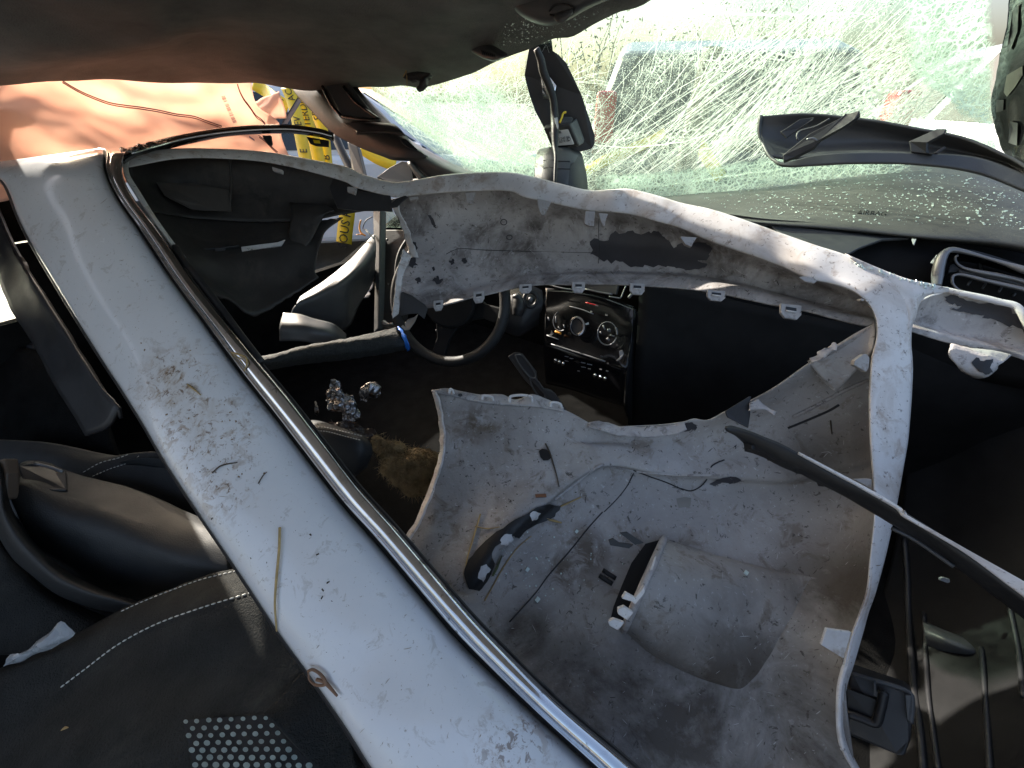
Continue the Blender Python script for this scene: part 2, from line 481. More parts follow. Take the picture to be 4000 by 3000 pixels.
def text(name, body, size, loc, xdir, ydir, mat, parent, ext=.0003, align='CENTER'):
    cu = bpy.data.curves.new(name, 'FONT')
    cu.body = body; cu.size = size; cu.extrude = ext; cu.align_x = align; cu.align_y = 'CENTER'; cu.resolution_u = 2
    t_ = bpy.data.objects.new(name, cu)
    col.objects.link(t_)
    bpy.context.view_layer.update()
    me = bpy.data.meshes.new_from_object(t_.evaluated_get(bpy.context.evaluated_depsgraph_get()))
    bpy.data.objects.remove(t_)
    x = xdir.normalized(); z = x.cross(ydir).normalized(); y = z.cross(x)
    vs = [loc + x*v.co.x + y*v.co.y + z*v.co.z for v in me.vertices]
    return link(name, vs, [tuple(p.vertices) for p in me.polygons], mat, parent, False)
# ================================================================== ground and yard
g = link('ground', [(-60, -40, 0), (60, -40, 0), (60, 120, 0), (-60, 120, 0)], [(0, 1, 2, 3)], groundm, None, False)
tag(g, 'pale concrete yard under the wreck', kind='structure')

# ================================================================== the wrecked car: shell
car = thing('wrecked_car', K(-.5, .6, 0), 'wrecked left-hand-drive car seen from inside its cabin', 'car')
A = Vector((0, 0, 1))
# roof skin, floor, sides, firewall
def slab(name, pts, mat, t=.02, smooth=False):
    return plate(name, pts, mat, car, t, world=True)
roofp = [K(.02, -.42, 1.48), K(-.20, -.75, 1.47), K(-1.56, -.75, 1.46), K(-1.56, .98, 1.45), K(-.75, .93, 1.455), K(-.2, .70, 1.46), K(.26, .50, 1.47), K(.26, -.05, 1.49)]
slab('roof_panel', [p + Vector((0, 0, .02)) for p in roofp], car_white)
slab('floor_pan', [K(-1.57, -.75, .28), K(-1.57, 1.75, .28), K(.66, 1.75, .28), K(.66, -.75, .28)], carpet)
slab('firewall', [K(-1.57, 1.5, .27), K(.65, 1.5, .27), K(.65, 1.42, .98), K(-1.57, 1.42, 1.0)], carpet)
slab('side_panel', [K(.66, -.2, .27), K(.66, 1.7, .27), K(.66, 1.5, 1.0), K(.66, -.2, .9)], dark_plastic, .03)
slab('side_panel', [K(-1.58, -.75, .27), K(-1.58, 1.7, .27), K(-1.58, 1.5, .82), K(-1.58, 1.06, .66), K(-1.58, .74, .66), K(-1.58, .71, .94), K(-1.58, .14, .95), K(-1.58, .13, .78), K(-1.58, .0, .78), K(-1.58, -.02, .86), K(-1.58, -.04, .95), K(-1.58, -.75, .95)], carpet, .03)
slab('side_panel', [K(-1.58, -.75, .27), K(-.3, -.85, .27), K(-.3, -.8, .62), K(-1.58, -.75, .66)], carpet, .03)

slab('side_panel', [K(-1.60, -.75, .955), K(-1.60, .24, .955), K(-1.60, .30, 1.47), K(-1.60, -.75, 1.47)], carpet, .03)  # upper side plate out of view, added to keep sun off the seat
slab('gap_sun_blocker', [K(-1.62, -.1, .7), K(-1.62, .2, .7), K(-1.62, .2, 1.0), K(-1.62, -.1, 1.0)], crack_mat, .004)  # white translucent plate added in the wall gap: stops the sun, glows white
# headliner
HL = [
 [(-400, 337, 1.12), (0, 331, 1.12), (250, 318, 1.16), (420, 309, 1.20), (700, 322, 1.26), (1000, 331, 1.30), (1130, 346, 1.30), (1210, 352, 1.29), (1330, 344, 1.26), (1590, 343, 1.2), (1650, 340, 1.17), (1780, 296, 1.08), (1920, 250, 1.0), (2060, 203, .92), (2160, 158, .86), (2235, 138, .82), (2350, 75, .75), (2530, 2, .66), (2800, -150, .56), (3050, -330, .50)],
 [(-400, 300, 1.06), (0, 285, 1.05), (420, 268, 1.12), (800, 270, 1.18), (1200, 318, 1.22), (1590, 305, 1.12), (1900, 215, .95), (2160, 125, .81), (2350, 45, .71), (2530, -30, .62), (2800, -190, .52), (3050, -380, .47)],
 [(-400, 190, .92), (0, 200, .92), (420, 230, .98), (660, 190, 1.0), (800, 180, 1.02), (1200, 215, 1.03), (1590, 210, .97), (1900, 140, .85), (2160, 50, .73), (2350, -40, .64), (2530, -120, .57), (2800, -270, .49), (3050, -450, .44)],
 [(-400, -60, .78), (0, 5, .80), (200, 50, .82), (420, 105, .85), (640, 165, .90), (690, 128, .87), (900, 118, .88), (1200, 145, .90), (1590, 110, .84), (1900, 40, .74), (2160, -50, .64), (2530, -230, .52), (3050, -560, .42)],
 [(-400, -150, .66), (0, -90, .69), (420, -30, .72), (900, 0, .76), (1590, -10, .72), (1900, -70, .64), (2160, -160, .57), (2530, -350, .48), (3050, -700, .40)],
 [(-400, -500, .52), (420, -500, .52), (900, -450, .55), (1590, -450, .52), (2160, -600, .46), (2530, -750, .42), (3050, -1000, .38)],
]
def pull(rows):
    # the far side rail bows in towards the rear
    return [[(x, y, d * (1 - .22 * min(1, max(0, (1300 - x) / 1300)))) for (x, y, d) in r] for r in rows]
head = surf('headliner', pull(HL), headmat, car, 120, 60, .012, .012, 4)
# overhead console, dome lamp, torn hook
oc = surf('overhead_console', [Q(2, [(1000, -260, .70), (1300, -330, .66), (1700, -430, .58), (2000, -500, .54)]),
        Q(2, [(1040, -60, .715), (1300, -60, .675), (1600, -120, .625), (1900, -180, .58)]),
        Q(2, [(1070, 20, .73), (1200, 110, .715), (1330, 150, .70), (1450, 120, .675), (1600, 40, .65), (1850, -60, .60)]),
        Q(2, [(1060, 10, .80), (1190, 118, .79), (1335, 160, .775), (1465, 128, .75), (1620, 45, .72), (1870, -60, .66)])],
        grey_plastic, car, 40, 24, .004)
surf('console_recess', [Q(2, [(1345, 75, .676), (1375, 38, .668), (1430, 30, .66), (1490, 42, .65), (1510, 60, .646)]),
        Q(2, [(1350, 85, .686), (1390, 75, .69), (1440, 70, .685), (1490, 68, .67), (1506, 66, .647)]),
        Q(2, [(1348, 92, .676), (1390, 108, .672), (1420, 118, .667), (1470, 100, .655), (1506, 70, .646)])], black_plastic, oc, 20, 10, .002)
tube('console_button', [Q1(2, 1392, 100, .665), Q1(2, 1440, 108, .655), Q1(2, 1490, 78, .644)], [.006, .012, .006], grey_plastic, oc, 10, 12, .5)
dl = surf('dome_lamp', [Q(2, [(812, 290, .955), (830, 265, .94), (900, 258, .93), (980, 290, .905), (1075, 345, .875)]),
        Q(2, [(815, 302, .94), (880, 290, .918), (960, 322, .893), (1040, 362, .868), (1076, 352, .868)]),
        Q(2, [(822, 318, .945), (900, 362, .918), (960, 384, .90), (1010, 388, .885), (1076, 358, .868)]),
        Q(2, [(818, 316, .98), (898, 366, .95), (960, 390, .935), (1012, 394, .92), (1080, 360, .90)])], grey_plastic, car, 30, 18, .003)
for i in range(7):
    x = 908 + i*13.5
    tube('lamp_slot', [Q1(2, x, 325 + i*4.3, .902 - i*.0035), Q1(2, x + 10, 350 + i*3.3, .902 - i*.0035)], .0016, ink, dl, 6, 3)
hk = plate('torn_hook', Q(2, [(400, 500, 1.06), (425, 470, 1.055), (455, 462, 1.05), (500, 458, 1.045), (578, 468, 1.03), (570, 492, 1.03), (552, 505, 1.03), (548, 540, 1.035), (520, 570, 1.04), (490, 580, 1.045), (484, 560, 1.045), (505, 548, 1.04), (508, 520, 1.045), (480, 512, 1.05), (450, 520, 1.055), (420, 510, 1.06)]), black_plastic, car, .012, .002)
tube('thread', Q(2, [(388, 350, 1.1), (415, 380, 1.07), (425, 450, 1.06), (405, 495, 1.06)]), .0012, straw, hk, 5, 12)
tube('thread', Q(2, [(422, 440, 1.06), (428, 500, 1.055), (430, 560, 1.06)]), .0009, straw, hk, 5, 12)

# sun visor hanging over the far window corner
vis = surf('sun_visor', [Q('d1', [(430, -40, 1.33), (470, 120, 1.32), (700, 380, 1.29), (930, 620, 1.26), (1230, 790, 1.22), (1560, 920, 1.18), (1700, 968, 1.16), (1960, 980, 1.13)]),
        Q('d1', [(560, -40, 1.30), (640, 130, 1.285), (860, 380, 1.255), (1050, 560, 1.23), (1280, 690, 1.20), (1600, 860, 1.16), (1800, 930, 1.135), (2060, 950, 1.11)]),
        Q('d1', [(800, -60, 1.27), (880, 130, 1.255), (1060, 330, 1.23), (1200, 500, 1.205), (1420, 640, 1.175), (1650, 740, 1.145), (1850, 850, 1.12), (2085, 915, 1.105)]),
        Q('d1', [(1080, -80, 1.245), (1150, 90, 1.235), (1300, 260, 1.215), (1440, 430, 1.19), (1580, 540, 1.165), (1760, 660, 1.14), (1900, 790, 1.115), (2075, 890, 1.105)]),
        Q('d1', [(1180, -80, 1.24), (1290, 110, 1.235), (1450, 300, 1.215), (1580, 430, 1.195), (1720, 560, 1.165), (1830, 640, 1.15), (1950, 790, 1.125), (2050, 860, 1.115)])],
        black_plastic, car, 60, 30, .014, idx=True)
mf = plate('vanity_mirror', Q('d1', [(800, -70, 1.225), (1075, -80, 1.205), (1480, 440, 1.155), (1050, 415, 1.195)]), grey_plastic, vis, .006, .002)
tube('mirror_frame', Q('d1', [(1085, 60, 1.19), (1220, 240, 1.175), (1370, 360, 1.16), (1525, 468, 1.14)]), .0045, gloss_black, vis, 8, 12)
tube('mirror_frame', Q('d1', [(1525, 470, 1.14), (1300, 462, 1.16), (1060, 430, 1.19)]), .005, gloss_black, vis, 8, 12)
tube('mirror_frame', Q('d1', [(1060, 430, 1.19), (940, 290, 1.20), (820, 60, 1.215)]), .005, gloss_black, vis, 8, 12)
surf('visor_fold', [Q('d1', [(1230, 625, 1.165), (1450, 612, 1.145), (1650, 622, 1.125), (1835, 645, 1.105)]), Q('d1', [(1220, 600, 1.18), (1450, 560, 1.155), (1650, 540, 1.135), (1760, 560, 1.125)]), Q('d1', [(1060, 500, 1.20), (1250, 492, 1.18), (1450, 498, 1.165), (1700, 515, 1.15)])], black_plastic, vis, 24, 10, .006)
plate('visor_grip', Q('d1', [(1785, 715, 1.10), (1815, 690, 1.10), (1850, 700, 1.10), (1990, 830, 1.095), (1960, 835, 1.095), (1860, 800, 1.097), (1800, 750, 1.10)]), ink, vis, .004, .001)
# far A-pillar and its neighbours
ap = surf('pillar_trim_far', [Q(2, [(100, 560, 1.40), (260, 720, 1.42), (420, 880, 1.43), (620, 1000, 1.43), (780, 1080, 1.42), (900, 1115, 1.40)]),
        Q(2, [(60, 620, 1.36), (240, 780, 1.37), (420, 930, 1.38), (600, 1050, 1.38), (760, 1120, 1.36), (880, 1170, 1.34)]),
        Q(2, [(0, 660, 1.40), (220, 830, 1.41), (400, 1000, 1.42), (540, 1110, 1.42), (700, 1190, 1.4), (800, 1230, 1.38)])], grey_plastic, car, 40, 14, .01)
ap.name = 'pillar_trim'
plate('quarter_trim', Q('d1', [(1490, 1172, 1.43), (1640, 1060, 1.44), (1800, 975, 1.45), (1880, 990, 1.45), (1915, 1080, 1.44), (1940, 1240, 1.42), (1640, 1240, 1.42)]), grey_plastic, car, .01, .002)
tube('quarter_bar', Q('d1', [(1905, 1000, 1.42), (1990, 1120, 1.41), (2080, 1215, 1.40)]), .012, black_plastic, car, 8, 8)
tube('quarter_bar', Q('d1', [(2000, 1020, 1.44), (2120, 1140, 1.43), (2230, 1220, 1.42)]), .010, black_plastic, car, 8, 8)
tube('door_bar', Q('d1', [(970, 650, 1.50), (1060, 860, 1.49), (1170, 1080, 1.48), (1250, 1250, 1.47)]), .015, black_plastic, car, 8, 10)
plate('door_bar', Q('d1', [(1125, 735, 1.47), (1250, 790, 1.46), (1330, 1140, 1.43), (1360, 1500, 1.42), (1290, 1500, 1.43), (1180, 1080, 1.46)]), black_plastic, car, .02, .003)
# driver's door, opened metal frame and inner door trim
plate('door_frame', Q('d2', [(845, 215, 1.42), (930, 215, 1.40), (905, 1500, 1.36), (855, 1560, 1.38), (862, 900, 1.40)]), grey_plastic, car, .025, .004)
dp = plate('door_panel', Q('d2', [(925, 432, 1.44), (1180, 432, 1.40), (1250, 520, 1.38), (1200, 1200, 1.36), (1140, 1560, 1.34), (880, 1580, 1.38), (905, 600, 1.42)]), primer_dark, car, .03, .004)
for y in (495, 1080):
    box('panel_slot', P(*Q1('d2', 925, y + 40, 1.405)), .008, .03, .006, RT, UP, FW, paper if y < 600 else ink, dp, .001)
for (x, y) in ((1003, 543), (1018, 1030), (1040, 1220), (1040, 1300)):
    tube('rivet', [Q1('d2', x - 8, y, 1.365), Q1('d2', x + 8, y, 1.365)], .004, black_plastic, dp, 8, 3)
plate('door_glass', Q('d2', [(930, 225, 1.46), (1050, 225, 1.44), (1100, 300, 1.43), (1145, 408, 1.42), (975, 405, 1.45), (938, 370, 1.455)]), wind_glass, car, .004)
tube('door_seal', Q('d2', [(1230, 530, 1.33), (1150, 660, 1.33), (1110, 800, 1.325), (1095, 1050, 1.32)]), .007, black_rubber, car, 8, 16)
plate('lock_bracket', Q('d2', [(800, 985, 1.40), (822, 955, 1.40), (852, 1000, 1.395), (840, 1060, 1.395), (805, 1100, 1.40), (820, 1130, 1.395), (790, 1170, 1.40), (740, 1172, 1.405), (722, 1140, 1.41), (760, 1090, 1.405), (770, 1050, 1.405)]), greymetal, car, .004, .001)
tube('bolt', Q('d2', [(965, 1445, 1.28), (1010, 1458, 1.27), (1062, 1452, 1.26)]), [.011, .004, .004], greymetal, car, 8, 8)
arm = surf('door_trim', [Q('d2', [(60, 1160, 1.20), (240, 1040, 1.24), (430, 900, 1.28), (620, 740, 1.33), (860, 480, 1.40)]),
        Q('d2', [(30, 1220, 1.16), (280, 1090, 1.20), (480, 960, 1.245), (680, 790, 1.29), (880, 590, 1.37)]),
        Q('d2', [(-20, 1330, 1.16), (300, 1190, 1.20), (560, 1010, 1.245), (740, 850, 1.29), (880, 700, 1.36)]),
        Q('d2', [(-60, 1480, 1.20), (300, 1390, 1.23), (560, 1330, 1.27), (640, 1160, 1.30), (740, 1000, 1.33), (870, 830, 1.38)]),
        Q('d2', [(-40, 1620, 1.27), (300, 1560, 1.28), (570, 1500, 1.31), (700, 1250, 1.35), (800, 1080, 1.38), (880, 930, 1.41)])],
        grey_plastic, car, 50, 26, .006, .002, 8)
surf('door_pocket', [Q('d2', [(-120, 1330, 1.12), (60, 1345, 1.12), (200, 1390, 1.13), (420, 1450, 1.15), (560, 1560, 1.19)]),
        Q('d2', [(-160, 1470, 1.09), (60, 1470, 1.085), (200, 1510, 1.09), (420, 1560, 1.12), (560, 1640, 1.16)]),
        Q('d2', [(-160, 1640, 1.10), (60, 1640, 1.09), (200, 1660, 1.10), (420, 1680, 1.13), (560, 1720, 1.17)])], grey_plastic, car, 30, 14, .006)
tube('wire', Q('d2', [(860, 530, 1.37), (800, 470, 1.37), (770, 435, 1.38), (745, 432, 1.38)]), .003, paper, car, 6, 14)
tube('wire', Q('d2', [(845, 295, 1.38), (780, 330, 1.38), (745, 390, 1.38), (740, 430, 1.38)]), .002, ink, car, 6, 14)
tube('wire', Q('d2', [(718, 330, 1.39), (703, 400, 1.39), (715, 460, 1.385), (765, 500, 1.38)]), .003, orange_wire, car, 6, 14)
tube('wire', Q('d2', [(765, 500, 1.38), (720, 485, 1.385), (670, 490, 1.385)]), .002, orange_wire, car, 6, 8)

# ================================================================== windshield
WS = [
 [(1440, 300, 1.32), (1700, 315, 1.20), (2060, 190, 1.0), (2350, 60, .86), (2560, -40, .80), (2900, -150, .76), (3300, -220, .72), (3620, -260, .69), (3850, -280, .68)],
 [(1480, 400, 1.36), (1750, 420, 1.27), (2100, 370, 1.12), (2500, 260, 1.0), (2900, 150, .91), (3300, 70, .84), (3600, 20, .79), (3850, 0, .75)],
 [(1620, 540, 1.40), (1850, 550, 1.33), (2200, 530, 1.2), (2600, 460, 1.08), (3000, 370, .98), (3350, 310, .90), (3620, 260, .85), (3860, 240, .80)],
 [(1800, 660, 1.43), (2000, 690, 1.37), (2300, 690, 1.28), (2700, 650, 1.15), (3050, 590, 1.05), (3400, 540, .96), (3680, 510, .90), (3880, 500, .86)],
 [(1900, 720, 1.44), (2100, 770, 1.38), (2400, 790, 1.30), (2750, 760, 1.18), (3100, 720, 1.08), (3450, 680, .99), (3720, 660, .93), (3900, 660, .89)],
]
ws = surf('windshield', WS, wind_glass, car, 90, 50, .004, .006, 5)
surf('shattered_band', [[(3500, -270, .675), (3760, -280, .668), (3900, -290, .66)], [(3520, 60, .79), (3740, 40, .755), (3880, 20, .74)], [(3540, 280, .84), (3740, 240, .80), (3900, 230, .785)],
      [(3690, 380, .85), (3790, 400, .83), (3880, 420, .82)], [(3760, 470, .86), (3830, 490, .85), (3885, 510, .84)]], frost_glass, ws, 20, 40, .002, .004, 14)
surf('shattered_band', [[(1420, 300, 1.28), (1600, 300, 1.20), (1900, 220, 1.02)], [(1520, 430, 1.33), (1750, 400, 1.22), (2010, 380, 1.10)], [(1680, 560, 1.36), (1860, 530, 1.27), (2060, 520, 1.18)],
      [(1800, 640, 1.38), (1960, 640, 1.31), (2130, 650, 1.24)], [(1870, 730, 1.38), (2020, 730, 1.32), (2230, 740, 1.25)]], frost_glass, ws, 24, 40, .002, .004, 14)
surf('shattered_band', [[(2280, 680, 1.24), (2500, 672, 1.185), (2800, 640, 1.085), (3100, 590, .995), (3400, 540, .925), (3640, 520, .865)], [(2280, 740, 1.26), (2500, 735, 1.20), (2800, 710, 1.10), (3100, 670, 1.02), (3400, 640, .945), (3640, 630, .89)],
      [(2280, 790, 1.26), (2500, 790, 1.20), (2800, 765, 1.11), (3100, 725, 1.03), (3400, 690, .96), (3640, 670, .90)]], frost_glass, ws, 40, 12, .002, .004, 14)
# long cracks
def ribbon(V, Fc, pts, wd, lift=.003):
    s = [hit(ws, *p) for p in pts]
    s = [(h[0] + h[1] * lift, h[1]) for h in s if h]
    if len(s) < 2: return
    base = len(V)
    m = len(s)
    for i, (p, n) in enumerate(s):
        t = (s[min(i+1, m-1)][0] - s[max(i-1, 0)][0]).normalized()
        sd_ = n.cross(t) * wd * (.35 + .65 * math.sin(math.pi * (i + .5) / m)) * .5
        V += [p - sd_, p + sd_]
    for i in range(m - 1):
        Fc.append((base+2*i, base+2*i+1, base+2*i+3, base+2*i+2))
V, Fc = [], []
rnd = random.Random(3)
def line(x, y, ang, L, wd, curve=0, wob=4):
    pts = []
    k = max(6, int(L / 45))
    a = ang
    for i in range(k):
        pts.append((x + rnd.uniform(-wob, wob), y + rnd.uniform(-wob, wob)))
        x += math.cos(a) * L / k; y -= math.sin(a) * L / k
        a += curve / k
    ribbon(V, Fc, pts, wd)
for i in range(55):       # the fans that run from low on the glass up to the far corner
    bx = rnd.uniform(2150, 3400)
    by = rnd.gauss(690, 40)
    line(bx, by, R(rnd.gauss(38, 9)), rnd.uniform(200, 1200), rnd.choice((.0004, .0005, .0007, .0012)), R(rnd.uniform(-8, 26)), 2.5)
for k in range(19):       # tight bundles
    bx, by, a0, L0 = rnd.uniform(2250, 3350), rnd.uniform(600, 730), rnd.gauss(37, 6), rnd.uniform(500, 1400)
    cv = R(rnd.uniform(4, 24))
    for i in range(rnd.choice((4, 7, 12))):
        line(bx + rnd.gauss(0, 20), by + rnd.gauss(0, 16), R(a0 + rnd.gauss(0, 1.8)), L0 * rnd.uniform(.35, 1), rnd.choice((.0004, .0006, .0009, .0022)), cv, 2)
for k in range(14):       # the milky fans towards the near pillar
    bx, by, a0 = rnd.uniform(3000, 3500), rnd.uniform(250, 560), rnd.gauss(30, 8)
    for i in range(9):
        line(bx + rnd.gauss(0, 30), by + rnd.gauss(0, 25), R(a0 + rnd.gauss(0, 4)), rnd.uniform(200, 600), rnd.choice((.0005, .001, .002)), R(10), 2)
for i in range(46):       # cross ladder cracks
    line(rnd.uniform(2330, 3100), rnd.uniform(330, 700), R(rnd.gauss(-40, 9)), rnd.uniform(40, 220), .0007, 0, 1.5)
for i in range(34):       # star round the mirror mount
    a = rnd.uniform(0, 2 * math.pi)
    line(2165 + 40*math.cos(a), 330 - 60*math.sin(a), a, rnd.uniform(60, 260), .0008, rnd.uniform(-.5, .5), 5)
for i in range(26):       # near-vertical cracks under the roof edge
    line(rnd.uniform(2150, 2900), rnd.uniform(250, 420), R(rnd.gauss(75, 14)), rnd.uniform(80, 330), .0007, rnd.uniform(-.4, .4), 4)
for i in range(240):      # webbing on the driver's side
    line(rnd.uniform(1500, 2050), rnd.uniform(360, 690), R(rnd.choice((rnd.gauss(-38, 12), rnd.gauss(60, 18)))), rnd.uniform(60, 330), .0009, rnd.uniform(-.5, .5), 6)
for i in range(46):       # the long continuous ones
    line(rnd.uniform(2200, 2900), rnd.uniform(560, 740), R(rnd.gauss(36, 10)), rnd.uniform(900, 1800), rnd.choice((.0006, .0009, .0014)), R(rnd.uniform(-6, 22)), .8)
for i in range(30):
    line(rnd.uniform(1480, 1700), rnd.uniform(360, 480), R(rnd.gauss(-32, 7)), rnd.uniform(400, 800), rnd.choice((.0007, .0012, .002)), R(rnd.uniform(-5, 15)), 1.5)
line(2530, 28, R(-4), 900, .004, R(6), 7)
line(2300, 560, R(-8), 650, .003, R(38), 3)
line(2850, 660, R(10), 800, .003, R(10), 3)
line(2420, 740, R(6), 1200, .004, R(6), 4)
stuffpart(link('crack', V, Fc, crack_mat, ws, False))
# mirror mount: black ceramic patch, sensor box, lower housing
mm = plate('mirror_mount', Q('d8', [(122, 480, 1.02), (150, 400, .99), (340, 330, .96), (352, 440, .985), (400, 470, .99), (470, 545, 1.0), (540, 690, 1.02), (600, 820, 1.04), (660, 1000, 1.065), (715, 1170, 1.09), (715, 1240, 1.10), (690, 1285, 1.105), (590, 1312, 1.11), (480, 1300, 1.11), (350, 1270, 1.11), (280, 1110, 1.09), (200, 960, 1.07), (145, 800, 1.05), (108, 650, 1.035), (110, 580, 1.03)]), black_plastic, car, .006)
h = plate('mirror_glint', Q('d8', [(250, 680, 1.012), (300, 630, 1.008), (345, 690, 1.01), (382, 740, 1.012), (370, 800, 1.018), (330, 860, 1.022), (270, 855, 1.024), (262, 780, 1.02)]), chrome_clean, mm, .002)
bxo = plate('sensor_box', Q('d4', [(680, 450, 1.05), (1250, 360, 1.03), (1440, 820, 1.06), (860, 880, 1.08)]), black_plastic, mm, .03, .003)
plate('sensor_box_side', Q('d4', [(1265, 355, 1.032), (1400, 230, 1.06), (1570, 690, 1.075), (1545, 770, 1.075), (1455, 820, 1.062)]), grey_plastic, mm, .01, .002)
lb = plate('paper_label', Q('d4', [(800, 530, 1.043), (1195, 470, 1.027), (1215, 478, 1.027), (1340, 780, 1.045), (1325, 800, 1.046), (905, 828, 1.062)]), paper, mm, .0008)
o_, x_, y_ = P(*Q1('d4', 1085, 690, 1.0405)), P(*Q1('d4', 1180, 670, 1.036)) - P(*Q1('d4', 980, 705, 1.046)), P(*Q1('d4', 1060, 590, 1.036)) - P(*Q1('d4', 1110, 770, 1.045))
text('print', 'C30 240 80', .0085, P(*Q1('d4', 1075, 672, 1.0395)), x_, y_, ink, lb)
text('print', '96 6074 06', .0085, P(*Q1('d4', 1085, 735, 1.0425)), x_, y_, ink, lb)
tube('print', [Q1('d4', 1230 + 30*math.cos(a), 680 + 34*math.sin(a), 1.0335) for a in np.linspace(0, 2*math.pi, 16)], .0006, ink, lb, 5, 20)
xx = 965
while xx < 1150:
    wd = random.choice((5, 8, 13))
    plate('bar', Q('d4', [(xx, 505 - (xx-965)*.11, 1.0335), (xx+wd, 504 - (xx-965)*.11, 1.033), (xx+wd+17, 565 - (xx-965)*.11, 1.036), (xx+17, 566 - (xx-965)*.11, 1.0365)]), ink, lb, .0004)
    xx += wd + random.choice((7, 11))
hs = surf('mirror_housing', [Q('d4', [(600, 900, 1.10), (800, 850, 1.09), (1030, 840, 1.085), (1280, 880, 1.08), (1480, 960, 1.09)]),
      Q('d4', [(540, 980, 1.08), (780, 920, 1.055), (1030, 900, 1.05), (1280, 960, 1.05), (1510, 1010, 1.07)]),
      Q('d4', [(500, 1180, 1.07), (760, 1180, 1.04), (1030, 1180, 1.03), (1300, 1200, 1.03), (1560, 1200, 1.06)]),
      Q('d4', [(480, 1450, 1.06), (740, 1480, 1.03), (1030, 1500, 1.02), (1330, 1500, 1.025), (1610, 1440, 1.06)]),
      Q('d4', [(470, 1900, 1.06), (740, 1900, 1.03), (1030, 1900, 1.02), (1350, 1900, 1.03), (1660, 1900, 1.06)])], black_plastic, car, 36, 24, .012)
decal('housing_inset', hs, [q[:2] for q in Q('d4', [(800, 890), (1240, 890), (1270, 960), (1330, 1020), (1420, 1050), (1340, 1200), (1250, 1240), (1230, 1420), (1200, 1760), (640, 1620), (670, 1400), (690, 1200), (700, 1020), (780, 960)])], grey_plastic, hs, .003)
for y in (1160, 1320):
    for dx in (0, 30):
        pp = onsurf(hs, [q[:2] for q in Q('d4', [(690, y), (950, y + 5)])] if dx == 0 else [q[:2] for q in Q('d4', [(970, y + 25), (1240, y + 30)])], .004)
        if len(pp) > 1: tube('housing_groove', pp, .0012, ink, hs, 5, 4, world=True)
tube('cable', Q('d8', [(210, 420, .95), (250, 520, .965), (270, 620, .98), (320, 740, .995), (355, 850, 1.01), (368, 1000, 1.025), (372, 1120, 1.02), (372, 1260, 1.015), (380, 1360, 1.0), (372, 1560, .99), (375, 1700, .99)]), [.007, .010, .009, .009, .010, .010, .008, .005, .0045, .004, .004], black_rubber, mm, 8, 60)
plate('cable_tag', Q('d4', [(920, 225, 1.0), (985, 210, 1.0), (1010, 410, 1.005), (1000, 475, 1.008), (975, 450, 1.008), (960, 380, 1.005), (935, 330, 1.002)]), paper, mm, .002)
tube('wire', Q('d4', [(1170, 100, 1.02), (1110, 120, 1.02), (1075, 220, 1.02), (1030, 330, 1.02)]), .0025, yellow, mm, 6, 12)
plate('sensor_plug', Q('d4', [(1120, 190, 1.045), (1290, 190, 1.045), (1330, 240, 1.045), (1260, 350, 1.04), (1060, 370, 1.045), (1050, 330, 1.045)]), black_plastic, mm, .02, .003)
# ================================================================== dashboard
DB = [
 [(1590, 700, 1.62), (1850, 690, 1.50), (2100, 745, 1.40), (2400, 755, 1.29), (2750, 735, 1.16), (3000, 712, 1.09), (3300, 670, 1.01), (3600, 640, .93), (3900, 650, .87), (4200, 700, .80)],
 [(1590, 800, 1.54), (1850, 790, 1.42), (2100, 800, 1.32), (2400, 800, 1.21), (2750, 775, 1.09), (3000, 760, 1.02), (3300, 735, .945), (3600, 720, .88), (3900, 735, .82), (4200, 790, .76)],
 [(1590, 890, 1.48), (1850, 880, 1.36), (2100, 880, 1.27), (2400, 860, 1.16), (2750, 835, 1.05), (3000, 830, .98), (3300, 825, .905), (3600, 830, .84), (3900, 850, .78), (4200, 900, .72)],
 [(1590, 990, 1.45), (1850, 980, 1.33), (2100, 950, 1.24), (2400, 900, 1.13), (2750, 850, 1.03), (3000, 872, .955), (3300, 893, .885), (3600, 920, .82), (3900, 945, .765), (4200, 1000, .71)],
 [(1590, 1020, 1.47), (1850, 1010, 1.35), (2100, 975, 1.26), (2400, 915, 1.15), (2750, 860, 1.05), (3000, 880, .98), (3300, 904, .91), (3560, 930, .845), (3700, 945, .82), (3900, 968, .79), (4200, 1025, .73)],
]
dash_mat = M('dash_vinyl', (.115, .112, .105), .38, var=.12, vs=10, bump=.5, bs=420, bdist=.0015, layers=[((.30, .29, .26), .70, .73, 130, .8), ((.12, .115, .10), .55, .75, 7, .5)])
db = surf('dashboard', DB, dash_mat, car, 90, 34, .012)
# embossed word on the passenger side: letters face the seat
p0, p1 = hit(db, 3440, 837), hit(db, 3370, 833)
xd = (p1[0] - p0[0]); pm = hit(db, 3405, 836)
text('lettering', 'AIRBAG', .0145, pm[0] + pm[1]*.0012, -xd, UP, ink, db, .0004)
